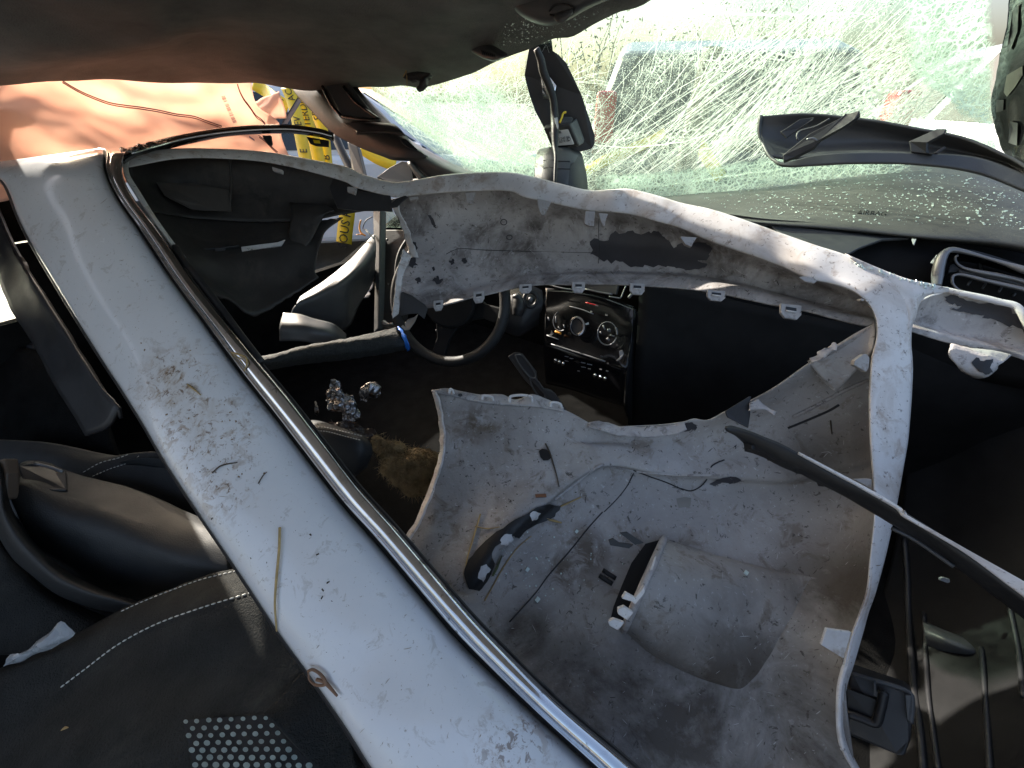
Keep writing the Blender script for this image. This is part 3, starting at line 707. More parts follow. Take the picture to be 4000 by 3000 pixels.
# fascia under the pad, glossy strip, vents, glove box
surf('dash_fascia', [[(2560, 850, 1.10), (2950, 880, 1.0), (3300, 906, .925), (3560, 930, .862), (3800, 955, .825), (4200, 1030, .75)],
      [(2560, 930, 1.08), (2950, 950, .98), (3300, 985, .91), (3560, 1010, .852), (3800, 1050, .815), (4200, 1120, .74)],
      [(2560, 1060, 1.08), (2950, 1080, .985), (3300, 1120, .915), (3560, 1150, .86), (3800, 1210, .83), (4200, 1300, .75)],
      [(2560, 1300, 1.12), (2950, 1330, 1.03), (3300, 1380, .97), (3560, 1420, .92), (3800, 1480, .88), (4200, 1560, .80)]], dark_plastic, car, 40, 18, .004)
fas = surf('glove_box', [[(2500, 1080, 1.06), (2900, 1180, .99), (3300, 1260, .93), (3700, 1330, .88), (4200, 1420, .80)], [(2480, 1400, 1.10), (2900, 1480, 1.03), (3300, 1540, .97), (3700, 1600, .92), (4200, 1680, .85)],
      [(2440, 1750, 1.22), (2900, 1800, 1.15), (3300, 1850, 1.10), (3700, 1900, 1.05), (4200, 1950, 1.0)]], dark_plastic, car, 30, 16, .006)
plate('dash_trim', Q(3, [(560, 1440, .965), (900, 1475, .92), (1250, 1510, .875), (1480, 1533, .845), (1300, 1545, .855), (1150, 1600, .865), (1060, 1650, .87), (700, 1560, .92)]), grey_plastic, car, .006, .002)
# vent
ven = surf('air_vent', [Q('d6', [(690, 900, .79), (690, 560, .79), (770, 380, .79), (870, 320, .787), (960, 320, .783), (1400, 420, .765), (2074, 640, .735), (2500, 790, .715)]),
      Q('d6', [(760, 900, .81), (760, 600, .81), (840, 430, .81), (930, 390, .805), (1000, 390, .80), (1400, 480, .785), (2074, 690, .755), (2500, 840, .735)]),
      Q('d6', [(900, 950, .82), (880, 750, .82), (880, 560, .82), (960, 520, .815), (1050, 500, .81), (1400, 560, .80), (2074, 760, .77), (2500, 900, .75)])], gloss_black, car, 40, 12, .006)
tube('vent_bezel', Q('d6', [(660, 900, .783), (672, 740, .783), (690, 600, .783), (740, 440, .783), (800, 360, .783), (870, 320, .78), (960, 318, .777), (1200, 370, .767), (1500, 455, .754), (1800, 548, .742), (2100, 650, .728), (2500, 790, .71)]), [.007, .009, .009, .008, .005, .004, .003, .003, .004, .006, .006, .006], silver, ven, 8, 60)
plate('vent_backing', Q('d6', [(760, 960, .84), (760, 400, .84), (960, 380, .835), (2600, 860, .78), (2600, 1400, .78), (1400, 1200, .82)]), ink, ven, .01)
def rr(pts, r, nm):
    tube(nm, Q('d6', pts), r, silver, ven, 8, 60)
rr([(2500, 1010, .715), (2074, 830, .737), (1700, 740, .752), (1380, 680, .765), (1130, 620, .777), (1020, 560, .783), (965, 490, .785), (970, 420, .785), (1010, 405, .783)], [.004, .004, .004, .004, .0045, .004, .003, .002, .002], 'vent_slat')
rr([(2500, 1110, .712), (2074, 960, .732), (1700, 870, .748), (1400, 800, .76), (1150, 735, .772), (1010, 715, .779), (930, 735, .782), (910, 800, .782), (930, 880, .78), (1000, 950, .776), (1100, 1000, .772), (1250, 1050, .766)], [.0045, .0045, .004, .004, .004, .0035, .0035, .003, .0025, .002, .002, .002], 'vent_slat')
tube('vent_slat', Q('d6', [(2500, 1060, .72), (2074, 900, .742), (1700, 800, .757), (1300, 710, .775), (1000, 670, .79)]), .007, black_plastic, ven, 8, 40)
for x, y in ((1190, 850), (1430, 900), (1690, 960), (1930, 1020)):
    tube('vent_fin', Q('d6', [(x + 30, y - 50, .79), (x - 30, y + 40, .785)]), .0022, grey_plastic, ven, 6, 4)
plate('vent_fin', Q('d6', [(1340, 500, .80), (1385, 520, .80), (1420, 660, .795), (1395, 660, .795)]), grey_plastic, ven, .004, .001)
plate('vent_corner', Q('d6', [(845, 690, .795), (880, 560, .80), (930, 540, .80), (1070, 650, .787), (900, 655, .79)]), grey_plastic, ven, .003, .001)
plate('glass_shard', Q('d6', [(255, 135, .82), (330, 140, .815), (300, 230, .81), (285, 225, .81)]), bagm, db, .002)
tag(plate('plastic_shard', Q('d6', [(555, 520, .80), (660, 390, .80), (690, 470, .795), (665, 555, .79)]), bagm, None, .002), 'pale triangular plastic shard stuck beside the passenger vent', 'shard')

# ================================================================== steering wheel
wc = K(-.755, .80, .775)
wn = (-CU * math.cos(R(24)) + A * math.sin(R(24)) + CR * .18).normalized()
wx = CR - wn * CR.dot(wn); wx.normalize()
wy = wn.cross(wx)
st = None
ringp = [wc + wx * (.176 * math.cos(a)) + wy * (.170 * math.sin(a)) for a in np.linspace(0, 2 * math.pi, 64)]
vs, fs = sweep(ringp, .0155, 12)
st = link('steering_wheel', vs, fs[:-2], leather, car)
for a0, ln in ((R(180), .16), (R(0), .16), (R(-90), .165)):
    dirv = wx * math.cos(a0) + wy * math.sin(a0)
    sdv = wx * -math.sin(a0) + wy * math.cos(a0)
    plate('spoke', [wc + dirv*.06 - sdv*.04 - wn*.02, wc + dirv*.11 - sdv*.02 - wn*.012, wc + dirv*ln - sdv*.022, wc + dirv*ln + sdv*.022, wc + dirv*.11 + sdv*.02 - wn*.012, wc + dirv*.06 + sdv*.04 - wn*.02], dark_plastic, st, .015, .003, world=True)
hub = [wc + wx*.085*math.cos(a) + wy*.075*math.sin(a) for a in np.linspace(0, 2*math.pi, 25)[:-1]]
plate('hub_cover', hub, dark_plastic, st, .04, .008, world=True)
tube('spoke_trim', Q(5, [(615, 475, 1.23), (630, 505, 1.23), (635, 520, 1.23), (632, 560, 1.23), (610, 590, 1.23)]), .0022, grey_plastic, st, 6, 12)
tube('spoke_trim', Q(5, [(668, 470, 1.23), (650, 500, 1.23), (635, 520, 1.23)]), .0022, grey_plastic, st, 6, 8)
tube('spoke_trim', Q(5, [(632, 560, 1.23), (655, 590, 1.23), (662, 620, 1.23)]), .0022, grey_plastic, st, 6, 8)
# column shroud, stalk and ignition
surf('column_shroud', [Q(5, [(1080, 200, 1.30), (1200, 180, 1.28), (1300, 220, 1.27)]), Q(5, [(1080, 300, 1.27), (1200, 290, 1.245), (1310, 300, 1.25)]), Q(5, [(1060, 420, 1.28), (1180, 440, 1.26), (1290, 380, 1.27)]), Q(5, [(1040, 480, 1.32), (1150, 520, 1.30), (1280, 440, 1.30)])], black_plastic, car, 20, 16, .005)
tube('column_stalk', Q(5, [(1130, 255, 1.20), (1145, 290, 1.195), (1150, 330, 1.195), (1140, 385, 1.20)]), [.012, .018, .02, .014], black_plastic, car, 12, 14)
tube('column_stalk', Q(5, [(1115, 262, 1.19), (1140, 262, 1.185), (1160, 275, 1.185)]), [.006, .009, .006], grey_plastic, car, 10, 8)
ig = tube('ignition_ring', [Q1(5, 1226 + 42*math.cos(a), 280 + 48*math.sin(a), 1.235) for a in np.linspace(0, 2*math.pi, 24)], .006, black_plastic, car, 8, 40)
tube('ignition_slot', Q(5, [(1222, 270, 1.232), (1226, 280, 1.226), (1230, 292, 1.232)]), [.004, .008, .004], silver, ig, 8, 8)

# ================================================================== centre console
CF = [Q('d5', [(200, 180, 1.27), (600, 200, 1.22), (1100, 300, 1.17), (1500, 440, 1.13), (1600, 470, 1.12)]),
      Q('d5', [(180, 560, 1.245), (600, 660, 1.195), (1100, 780, 1.145), (1480, 860, 1.10), (1560, 880, 1.095)]),
      Q('d5', [(170, 1000, 1.235), (600, 1120, 1.185), (1050, 1250, 1.135), (1400, 1330, 1.09), (1480, 1345, 1.085)]),
      Q('d5', [(160, 1180, 1.25), (600, 1330, 1.195), (1050, 1460, 1.145), (1380, 1540, 1.10), (1460, 1560, 1.095)]),
      Q('d5', [(200, 1650, 1.28), (600, 1750, 1.23), (1050, 1900, 1.17), (1380, 2000, 1.12), (1460, 2020, 1.115)])]
con = surf('center_console', CF, gloss_black, car, 40, 30, .006)
surf('console_side', [Q('d5', [(1570, 480, 1.12), (1640, 560, 1.14), (1900, 620, 1.25), (2300, 660, 1.35)]), Q('d5', [(1540, 900, 1.095), (1640, 980, 1.12), (1900, 1100, 1.25), (2300, 1200, 1.35)]), Q('d5', [(1480, 1360, 1.085), (1560, 1450, 1.12), (1800, 1700, 1.25), (2300, 1800, 1.4)]),
      Q('d5', [(1440, 2020, 1.11), (1500, 2200, 1.15), (1700, 2500, 1.3), (2300, 2600, 1.45)])], dark_plastic, car, 24, 20, .006)
scr = plate('screen', Q('d5', [(460, 60, 1.20), (1340, 60, 1.10), (1290, 280, 1.11), (820, 190, 1.165)]), grey_plastic, con, .01, .001)
tube('screen_bezel', Q('d5', [(260, 130, 1.205), (450, 180, 1.185), (620, 205, 1.17)]), .0022, silver, con, 6, 10)
tube('screen_bezel', Q('d5', [(810, 195, 1.155), (1050, 245, 1.13), (1230, 275, 1.112)]), .0026, silver, con, 6, 10)
tube('screen_bezel', Q('d5', [(1180, 310, 1.11), (1280, 325, 1.10), (1360, 330, 1.095), (1400, 240, 1.095), (1450, 130, 1.095)]), .0022, silver, con, 6, 16)
tube('screen_bezel', Q('d5', [(1480, 330, 1.08), (1530, 275, 1.075)]), .004, silver, con, 6, 5)
def ring(nm, cx, cy, rx, ry, d, r, mat, a0=0, a1=360, par=None, tilt=-.03):
    return tube(nm, [Q1('d5', cx + rx*math.cos(a), cy + ry*math.sin(a), d + tilt*math.cos(a)) for a in np.linspace(R(a0), R(a1), 32)], r, mat, par or con, 8, 48)
kn = ring('knob', 690, 770, 100, 132, 1.135, .0055, gloss_black, tilt=-.011)
plate('knob_face', [Q1('d5', 690 + 92*math.cos(a), 770 + 124*math.sin(a), 1.132 - .011*math.cos(a)) for a in np.linspace(0, 2*math.pi, 25)[:-1]], black_plastic, kn, .02, .002)
ring('knob_rim', 690, 770, 102, 134, 1.129, .0028, silver, -95, 80, kn, -.011)
ring('knob_rim', 690, 770, 102, 134, 1.129, .0010, silver, 80, 265, kn, -.011)
for k in range(26):
    a = R(-90 + k * 6.6)
    box('knurl', P(*Q1('d5', 690 + 104*math.cos(a), 770 + 136*math.sin(a), 1.1265 - .011*math.cos(a))), .004, .003, .003, (RT*math.cos(a) - UP*math.sin(a)), (RT*math.sin(a) + UP*math.cos(a)), FW, chrome_clean, kn, 0)
kd = ring('dial', 1155, 880, 148, 178, 1.10, .0016, silver, 20, 200, None, -.016)
ring('dial_rim', 1155, 880, 150, 180, 1.10, .0010, silver, 200, 330, kd, -.016)
ring('dial_rim', 1155, 880, 150, 180, 1.098, .0026, silver, -30, 5, kd, -.016)
for (x, y, x2, y2, r) in ((1090, 750, 1115, 820, .0022), (1195, 905, 1265, 922, .0018), (1165, 810, 1170, 850, .0025), (1190, 810, 1195, 850, .0025), (1045, 850, 1060, 880, .002), (1150, 950, 1185, 985, .003)):
    tube('dial_mark', Q('d5', [(x, y, 1.096), (x2, y2, 1.094)]), r, dim_print, kd, 6, 3)
k3 = ring('dial', 430, 690, 110, 150, 1.175, .0012, silver, 60, 250, None, -.012)
for (x, y, x2, y2, r) in ((245, 630, 255, 680, .0022), (480, 745, 495, 790, .002), (360, 610, 358, 710, .0018), (395, 775, 430, 815, .0016)):
    tube('dial_mark', Q('d5', [(x, y, 1.17), (x2, y2, 1.168)]), r, dim_print, k3, 6, 3)
plate('knob_pointer', Q('d5', [(815, 725, 1.12), (865, 705, 1.118), (872, 735, 1.118), (820, 748, 1.12)]), paper, con, .003)
plate('ashtray_edge', Q('d5', [(210, 895, 1.205), (275, 890, 1.20), (290, 830, 1.20), (320, 880, 1.195), (290, 910, 1.198)]), silver, con, .003)
tube('console_strip', Q('d5', [(220, 908, 1.20), (400, 970, 1.18)]), .0015, silver, con, 6, 4)
tube('console_strip', Q('d5', [(350, 845, 1.18), (440, 885, 1.17)]), .003, orange_wire, con, 6, 4)
tube('console_strip', Q('d5', [(290, 1045, 1.185), (560, 1130, 1.155), (860, 1225, 1.12), (1120, 1310, 1.09)]), .0022, silver, con, 6, 12)
tube('console_strip', Q('d5', [(570, 460, 1.165), (760, 510, 1.145), (940, 580, 1.125)]), .0016, silver, con, 6, 8)
tube('console_strip', Q('d5', [(820, 400, 1.15), (1010, 450, 1.13)]), .0018, redlamp, con, 6, 5)
def btn(x, y, wd, hh, d, mat=dim_print):
    plate('button_mark', Q('d5', [(x - wd, y - hh, d + .002), (x + wd, y - hh + wd*.35, d - .002), (x + wd, y + hh + wd*.35, d - .002), (x - wd, y + hh, d + .002)]), mat, con, .002)
for (x, y, wd, hh, d) in ((525, 1230, 28, 6, 1.15), (600, 1260, 28, 6, 1.145), (525, 1300, 26, 5, 1.15), (780, 1325, 34, 7, 1.125), (880, 1350, 38, 7, 1.115), (785, 1392, 36, 6, 1.12), (875, 1420, 20, 6, 1.115), (708, 1455, 16, 7, 1.125), (1050, 1428, 16, 6, 1.095), (1150, 1455, 16, 6, 1.085), (990, 445, 22, 7, 1.13), (905, 538, 12, 12, 1.12), (1138, 590, 16, 14, 1.10), (1158, 1340, 10, 10, 1.085), (1062, 1222, 16, 4, 1.095)):
    btn(x, y, wd, hh, d)
for (x, y, d) in ((360, 1282, 1.165), (418, 1306, 1.16), (478, 1332, 1.155), (970, 1508, 1.10), (1050, 1535, 1.092), (1125, 1560, 1.085)):
    tube('toggle', Q('d5', [(x - 10, y + 22, d + .01), (x, y + 5, d), (x + 5, y - 5, d)]), [.006, .0055, .003], chrome_clean, con, 8, 6)
plate('console_chip', Q('d5', [(640, 1305, 1.13), (700, 1295, 1.125), (735, 1325, 1.12), (710, 1345, 1.12), (670, 1320, 1.13)]), chrome_clean, con, .002)
plate('console_clip', Q('d5', [(1335, 1150, 1.07), (1385, 1130, 1.068), (1410, 1190, 1.065), (1370, 1270, 1.067), (1310, 1305, 1.07), (1290, 1295, 1.072), (1345, 1240, 1.07)]), silver, con, .004, .001)
# shift surround with hexagon cut-outs
hx = plate('honeycomb_trim', Q(5, [(1078, 645, 1.07), (1120, 618, 1.07), (1170, 625, 1.068), (1260, 740, 1.05), (1265, 790, 1.045), (1310, 850, 1.035), (1380, 880, 1.03), (1470, 1010, 1.01), (1500, 1090, 1.0), (1400, 1090, 1.01), (1300, 920, 1.035), (1180, 790, 1.055)]), black_plastic, None, .012, .003)
tag(hx, 'black plastic strip with long hexagon outlines beside the centre console', 'trim')
for pts in ([(1125, 640), (1165, 640), (1250, 745), (1255, 785), (1225, 785), (1150, 690)], [(1220, 790), (1255, 790), (1300, 850), (1325, 920), (1320, 945), (1245, 860)], [(1310, 855), (1360, 870), (1430, 960), (1440, 1000), (1335, 960)]):
    tube('hexagon_edge', [Q1(5, x, y, 1.06 - (y-640)/450*.05) for x, y in pts + pts[:1]], .0016, grey_plastic, hx, 6, 40)

# ================================================================== foam padded bar with the blue end
fb = surf('foam_padded_bar', [Q('d2', [(-360, 1800, .93), (-200, 1770, .95), (100, 1690, 1.0), (500, 1620, 1.06), (850, 1550, 1.11), (1100, 1490, 1.15)]),
      Q('d2', [(-360, 1830, .90), (-200, 1790, .92), (100, 1720, .97), (500, 1660, 1.03), (850, 1610, 1.085), (1120, 1560, 1.125)]),
      Q('d2', [(-330, 1890, .90), (-180, 1860, .92), (100, 1810, .97), (500, 1770, 1.03), (850, 1720, 1.085), (1200, 1670, 1.125)]),
      Q('d2', [(-300, 1960, .94), (-150, 1930, .96), (100, 1890, 1.01), (500, 1850, 1.07), (850, 1800, 1.12), (1230, 1730, 1.16)])], foam, None, 80, 30, .012, .002, 60)
tag(fb, 'black foam padded bar with a torn blue end lying under the steering wheel', 'bar')
surf('blue_end_band', [Q('d2', [(1112, 1482, 1.13), (1135, 1520, 1.118), (1170, 1590, 1.11), (1200, 1660, 1.11), (1215, 1740, 1.13)]), Q('d2', [(1128, 1500, 1.128), (1180, 1545, 1.112), (1215, 1590, 1.105), (1238, 1670, 1.105), (1250, 1730, 1.125)])], blue_tape, fb, 24, 6, .004, .002, 90, rough_edge=.003)
# torn metal lug beside the bar
tag(plate('torn_bracket', Q('d2', [(1150, 1480, 1.10), (1170, 1465, 1.10), (1200, 1495, 1.10), (1190, 1440, 1.10), (1230, 1400, 1.09), (1290, 1380, 1.09), (1335, 1345, 1.085), (1300, 1430, 1.09), (1240, 1515, 1.095), (1190, 1522, 1.10)]), greymetal, None, .003, .0008), 'small torn grey metal bracket above the blue bar end', 'bracket')
# ================================================================== the torn-off bumper cover
bump = thing('bumper_cover', P(2200, 2300, .75), 'torn-off white bumper cover lying inside out across the seats, grey inside facing up', 'bumper')
BL = [(-70, 640, .85), (-40, 672, .81), (20, 722, .79), (79, 866, .775), (151, 1000, .755), (260, 1182, .73), (388, 1388, .70), (472, 1515, .675), (563, 1660, .65), (648, 1806, .625), (775, 2000, .59), (927, 2224, .56), (1090, 2472, .52), (1205, 2630, .50), (1340, 2824, .465), (1451, 3000, .445), (1580, 3180, .43)]
BR = [(395, 578, .865), (405, 602, .82), (408, 666, .79), (450, 765, .775), (545, 905, .755), (670, 1095, .73), (795, 1265, .70), (930, 1450, .675), (1050, 1603, .65), (1170, 1760, .625), (1328, 1965, .59), (1465, 2119, .56), (1683, 2379, .52), (1817, 2530, .50), (2080, 2786, .465), (2310, 2998, .445), (2470, 3150, .43)]
BX = [(500, 590, .865), (485, 603, .825), (475, 680, .80), (520, 775, .785), (620, 905, .765), (745, 1085, .74), (870, 1245, .71), (995, 1400, .685), (1130, 1560, .66), (1240, 1700, .635), (1400, 1905, .60), (1540, 2060, .57), (1755, 2310, .53), (1895, 2465, .51), (2180, 2745, .475), (2425, 2955, .455), (2590, 3100, .44)]
def lerp3(a, b_, t, dd=0):
    return (a[0]*(1-t)+b_[0]*t, a[1]*(1-t)+b_[1]*t, a[2]*(1-t)+b_[2]*t + dd)
def rows_between(L, Rr, spec):
    return [[lerp3(a, b_, t, dd) for a, b_ in zip(L, Rr)] for t, dd in spec]
band = surf('painted_band', rows_between(BL, BR, [(0, .012), (.03, .002), (.15, -.006), (.35, -.011), (.6, -.012), (.8, -.007), (.92, .002), (.97, .010), (1.0, .020)]), white_paint, bump, 120, 30, .004, .0005, 5, idx=True)
surf('band_lip', rows_between(BL, BR, [(0, .013), (-.02, .018), (-.025, .035)]), black_plastic, bump, 80, 6, .002, idx=True)
# groove, chrome moulding, outer seal
surf('groove_seal', rows_between(BR, BX, [(-.12, .024), (.15, .020), (.5, .022), (1.0, .022), (1.06, .030)]), black_rubber, bump, 120, 12, .003, idx=True)
chB = surf('chrome_moulding', [ [lerp3(a, b_, .13, .012) for a, b_ in zip(BR, BX)], [lerp3(a, b_, .17, .003) for a, b_ in zip(BR, BX)], [lerp3(a, b_, .30, .005) for a, b_ in zip(BR, BX)], [lerp3(a, b_, .36, -.002) for a, b_ in zip(BR, BX)],
      [lerp3(a, b_, .62, -.006) for a, b_ in zip(BR, BX)], [lerp3(a, b_, .95, -.003) for a, b_ in zip(BR, BX)], [lerp3(a, b_, 1.06, .012) for a, b_ in zip(BR, BX)]], chrome, bump, 140, 28, .002, .0003, 10, idx=True)
surf('band_shade_skirt', [[(x + 6, y - 4, dd + .016) for x, y, dd in BX[6:]], [(x - 30, y + 20, dd + .06) for x, y, dd in BX[6:]], [(x - 60, y + 40, dd + .12) for x, y, dd in BX[6:]]], primer_dark, bump, 80, 10, .003, idx=True)  # dark wall added under the moulding to shade the panel beside it
tube('edge_seal', Q(4, [(1130, -60, .775), (1170, 10, .765), (1300, 170, .745), (1450, 370, .725), (1560, 520, .71), (1690, 690, .695)]), .006, black_rubber, bump, 8, 40)
surf('edge_flange', [Q(1, [(785, 1030, .85), (800, 1120, .82), (850, 1220, .81), (960, 1380, .79), (1080, 1540, .775), (1150, 1640, .765)]), Q(1, [(830, 1010, .86), (835, 1120, .83), (900, 1230, .815), (1000, 1390, .80), (1120, 1560, .785), (1200, 1660, .775)])], rim_paint, bump, 40, 6, .003)
# the moulding runs on over the top as a black bar
tb = surf('moulding_return', [Q(1, [(770, 985, .83), (800, 960, .85), (960, 915, .90), (1200, 858, .95), (1500, 815, .99), (1850, 803, 1.02), (2060, 828, 1.04), (2152, 858, 1.05)]),
      Q(1, [(780, 1010, .82), (830, 985, .84), (970, 938, .885), (1200, 882, .935), (1500, 836, .975), (1850, 824, 1.005), (2060, 848, 1.025), (2152, 876, 1.035)]),
      Q(1, [(790, 1035, .82), (850, 1000, .84), (990, 960, .885), (1210, 908, .935), (1500, 858, .975), (1850, 842, 1.005), (2060, 866, 1.025), (2152, 892, 1.035)]),
      Q(1, [(800, 1060, .84), (880, 1010, .86), (1010, 980, .905), (1220, 930, .955), (1500, 878, .995), (1850, 862, 1.025), (2060, 884, 1.045), (2152, 912, 1.055)])], gloss_black, bump, 70, 16, .003)
tube('moulding_edge', Q(1, [(850, 990, .835), (1000, 945, .88), (1200, 893, .93), (1500, 848, .97), (1850, 832, 1.0), (2060, 856, 1.02), (2140, 880, 1.03)]), .0022, chrome_clean, bump, 6, 40)
surf('foil_remnant', [Q(1, [(775, 965, .835), (850, 945, .855), (960, 922, .88), (1070, 905, .905)]), Q(1, [(780, 985, .82), (860, 968, .838), (970, 940, .868), (1075, 918, .895)])], foil, bump, 30, 8, .001, .006, 70, rough_edge=.004)
plate('clip', Q(1, [(1690, 872, 1.02), (1745, 872, 1.02), (1752, 925, 1.02), (1740, 938, 1.02), (1725, 932, 1.02), (1702, 900, 1.02)]), black_plastic, bump, .006, .001)
br = plate('clip_bracket', Q(1, [(1975, 880, 1.06), (2120, 905, 1.07), (2120, 945, 1.07), (2040, 940, 1.065), (2000, 925, 1.06)]), black_plastic, bump, .004, .001)
plate('clip_slot', Q(1, [(2018, 902, 1.058), (2060, 905, 1.058), (2066, 925, 1.058), (2025, 922, 1.058)]), yellow, br, .001)
# white rim: along the top, round the corner, down the right
RIM = [(470, 606, 505, 655, .85), (666, 580, 690, 622, .90), (872, 580, 880, 622, .95), (1066, 596, 1070, 640, .99), (1340, 648, 1330, 705, 1.03), (1409, 678, 1395, 735, 1.04), (1524, 709, 1530, 769, 1.04), (1597, 706, 1600, 767, 1.04),
 (1718, 685, 1722, 754, 1.02), (1863, 672, 1870, 748, 1.0), (1990, 672, 1990, 748, .98), (2087, 691, 2050, 772, .96), (2178, 715, 2160, 795, .94), (2299, 742, 2290, 823, .91), (2390, 739, 2396, 830, .88), (2463, 739, 2463, 839, .87),
 (2578, 766, 2555, 864, .84), (2670, 794, 2660, 894, .82), (2781, 818, 2780, 945, .79), (2933, 866, 2933, 1000, .75), (3048, 909, 3048, 1042, .73), (3187, 957, 3150, 1088, .70), (3302, 993, 3240, 1108, .685), (3417, 1042, 3310, 1130, .67),
 (3510, 1085, 3360, 1160, .66), (3565, 1150, 3400, 1205, .655), (3572, 1225, 3420, 1260, .65), (3562, 1290, 3420, 1320, .645), (3560, 1345, 3403, 1394, .64), (3566, 1424, 3399, 1454, .635), (3563, 1545, 3394, 1560, .625), (3551, 1697, 3396, 1690, .61),
 (3532, 1818, 3405, 1830, .60), (3505, 1969, 3411, 1940, .59), (3484, 2061, 3411, 2040, .58), (3454, 2194, 3396, 2182, .57), (3423, 2315, 3387, 2303, .555), (3393, 2400, 3358, 2395, .55), (3363, 2503, 3322, 2490, .54), (3332, 2606, 3298, 2590, .53),
 (3308, 2685, 3277, 2675, .525), (3299, 2775, 3272, 2765, .52), (3299, 2848, 3273, 2848, .515), (3320, 2927, 3292, 2935, .51), (3357, 3000, 3330, 3005, .505), (3420, 3110, 3395, 3120, .50)]
RO = [(a, b_, d + .012) for a, b_, c, e, d in RIM]
RI = [(c, e, d) for a, b_, c, e, d in RIM]
rimL = surf('painted_rim', rows_between(RO, RI, [(0, .016), (.03, .004), (.08, .0), (.4, -.003), (.8, -.001), (.94, .001), (.985, .004), (1.0, .012)]), rim_paint, bump, 260, 28, .003, .0008, 9, idx=True)
# corner web and the wing beyond it
web = surf('corner_web', [[(3302, 990, .69), (3417, 1040, .675), (3550, 1091, .665), (3640, 1108, .66), (3708, 1128, .655)], [(3420, 1090, .675), (3480, 1115, .668), (3560, 1140, .66), (3630, 1142, .66), (3700, 1142, .66)],
      [(3520, 1200, .665), (3545, 1200, .66), (3575, 1190, .66), (3600, 1165, .665), (3640, 1150, .665)], [(3545, 1290, .655), (3555, 1280, .655), (3565, 1265, .66), (3578, 1240, .665), (3592, 1165, .67)]], rim_paint, bump, 24, 16, .003, .001, 20)
wing = surf('wing_panel', [Q(6, [(1480, 300, .69), (1600, 245, .69), (1730, 222, .685), (1950, 270, .67), (2160, 325, .655), (2250, 440, .645), (2320, 560, .64)]), Q(6, [(1470, 380, .70), (1700, 340, .695), (1950, 390, .68), (2160, 450, .665), (2330, 600, .65)]),
      Q(6, [(1460, 430, .70), (1700, 470, .695), (1950, 530, .68), (2150, 575, .665), (2330, 660, .65)]), Q(6, [(1460, 450, .69), (1700, 505, .68), (1950, 565, .665), (2150, 615, .65), (2330, 690, .64)]), Q(6, [(1460, 480, .69), (1700, 555, .68), (1950, 610, .665), (2150, 650, .65), (2330, 720, .64)])], primer, bump, 50, 24, .003, .001, 20)
tube('wing_lip', Q(6, [(1700, 215, .682), (1800, 240, .675), (1950, 270, .665), (2060, 297, .657), (2150, 318, .65), (2190, 355, .646), (2230, 430, .642), (2320, 560, .636)]), [.005, .006, .006, .006, .0065, .006, .006], rim_paint, bump, 8, 40, .6)
surf('wing_fold', [Q(6, [(1545, 275, .68), (1600, 235, .68), (1680, 215, .678), (1730, 218, .676)]), Q(6, [(1550, 285, .675), (1610, 262, .676), (1670, 245, .676), (1720, 228, .675)])], rim_paint, bump, 16, 6, .002)
lug = surf('wing_lug', [Q(6, [(1740, 565, .665), (1850, 585, .66), (2000, 605, .65), (2130, 640, .645)]), Q(6, [(1735, 640, .655), (1850, 660, .65), (2000, 680, .64), (2100, 670, .64)]), Q(6, [(1790, 715, .655), (1870, 760, .65), (1960, 770, .64), (2060, 710, .64)]), Q(6, [(1840, 765, .665), (1900, 785, .66), (1980, 780, .655), (2040, 740, .65)])], primer, bump, 24, 14, .003, .003, 40)
decal('lug_hole', lug, ragged([q[:2] for q in Q(6, [(1870, 690), (1900, 655), (1950, 680), (2010, 665), (1990, 720), (2010, 750), (1960, 765), (1920, 745)])], 4, 3, 3), ink, lug, .001, 8)
# upper inner panel with its lower flange
UPN = [Q(2, [(315, 1290, 1.075), (450, 1262, 1.06), (640, 1235, 1.045), (880, 1225, 1.03), (1090, 1225, 1.01), (1300, 1290, .98), (1560, 1345, .945), (1870, 1375, .905), (2212, 1470, .85)]) + Q(6, [(450, -10, .785), (900, 150, .72), (1180, 260, .685), (1270, 330, .672)]),
       Q(2, [(345, 1360, 1.09), (640, 1340, 1.085), (1090, 1330, 1.055), (1560, 1430, .985), (1870, 1460, .945), (2212, 1540, .89)]) + Q(6, [(450, 60, .82), (900, 200, .75), (1200, 310, .70), (1280, 360, .675)]),
       Q(2, [(400, 1470, 1.095), (640, 1470, 1.10), (1090, 1460, 1.075), (1560, 1530, 1.0), (1870, 1550, .96), (2212, 1600, .90)]) + Q(6, [(450, 130, .825), (900, 250, .755), (1200, 345, .70), (1280, 385, .675)]),
       Q(2, [(455, 1640, 1.085), (640, 1650, 1.09), (1090, 1600, 1.07), (1560, 1610, 1.0), (1870, 1630, .96), (2212, 1680, .90)]) + Q(6, [(450, 190, .825), (900, 305, .755), (1180, 375, .70), (1280, 400, .675)]),
       Q(5, [(372, 60, 1.06), (540, 180, 1.065), (860, 170, 1.06), (1200, 105, 1.03), (1700, 90, .965), (2212, 110, .90)]) + Q(6, [(300, 170, .84), (700, 265, .775), (1000, 345, .725), (1255, 405, .68)]),
       Q(5, [(350, 230, 1.03), (540, 300, 1.04), (860, 225, 1.035), (1200, 140, 1.01), (1700, 120, .945), (2212, 138, .88)]) + Q(6, [(300, 190, .82), (700, 285, .757), (1000, 365, .71), (1255, 412, .67)]),
       Q(5, [(340, 330, 1.01), (545, 332, 1.02), (860, 262, 1.015), (1200, 190, .99), (1500, 183, .955), (1800, 184, .915), (2212, 210, .865)]) + Q(6, [(300, 252, .805), (570, 312, .762), (770, 346, .735), (1000, 402, .70), (1200, 450, .675), (1262, 418, .665)])]
upn = surf('inner_panel', UPN, primer, bump, 150, 60, .003, .003, 8)
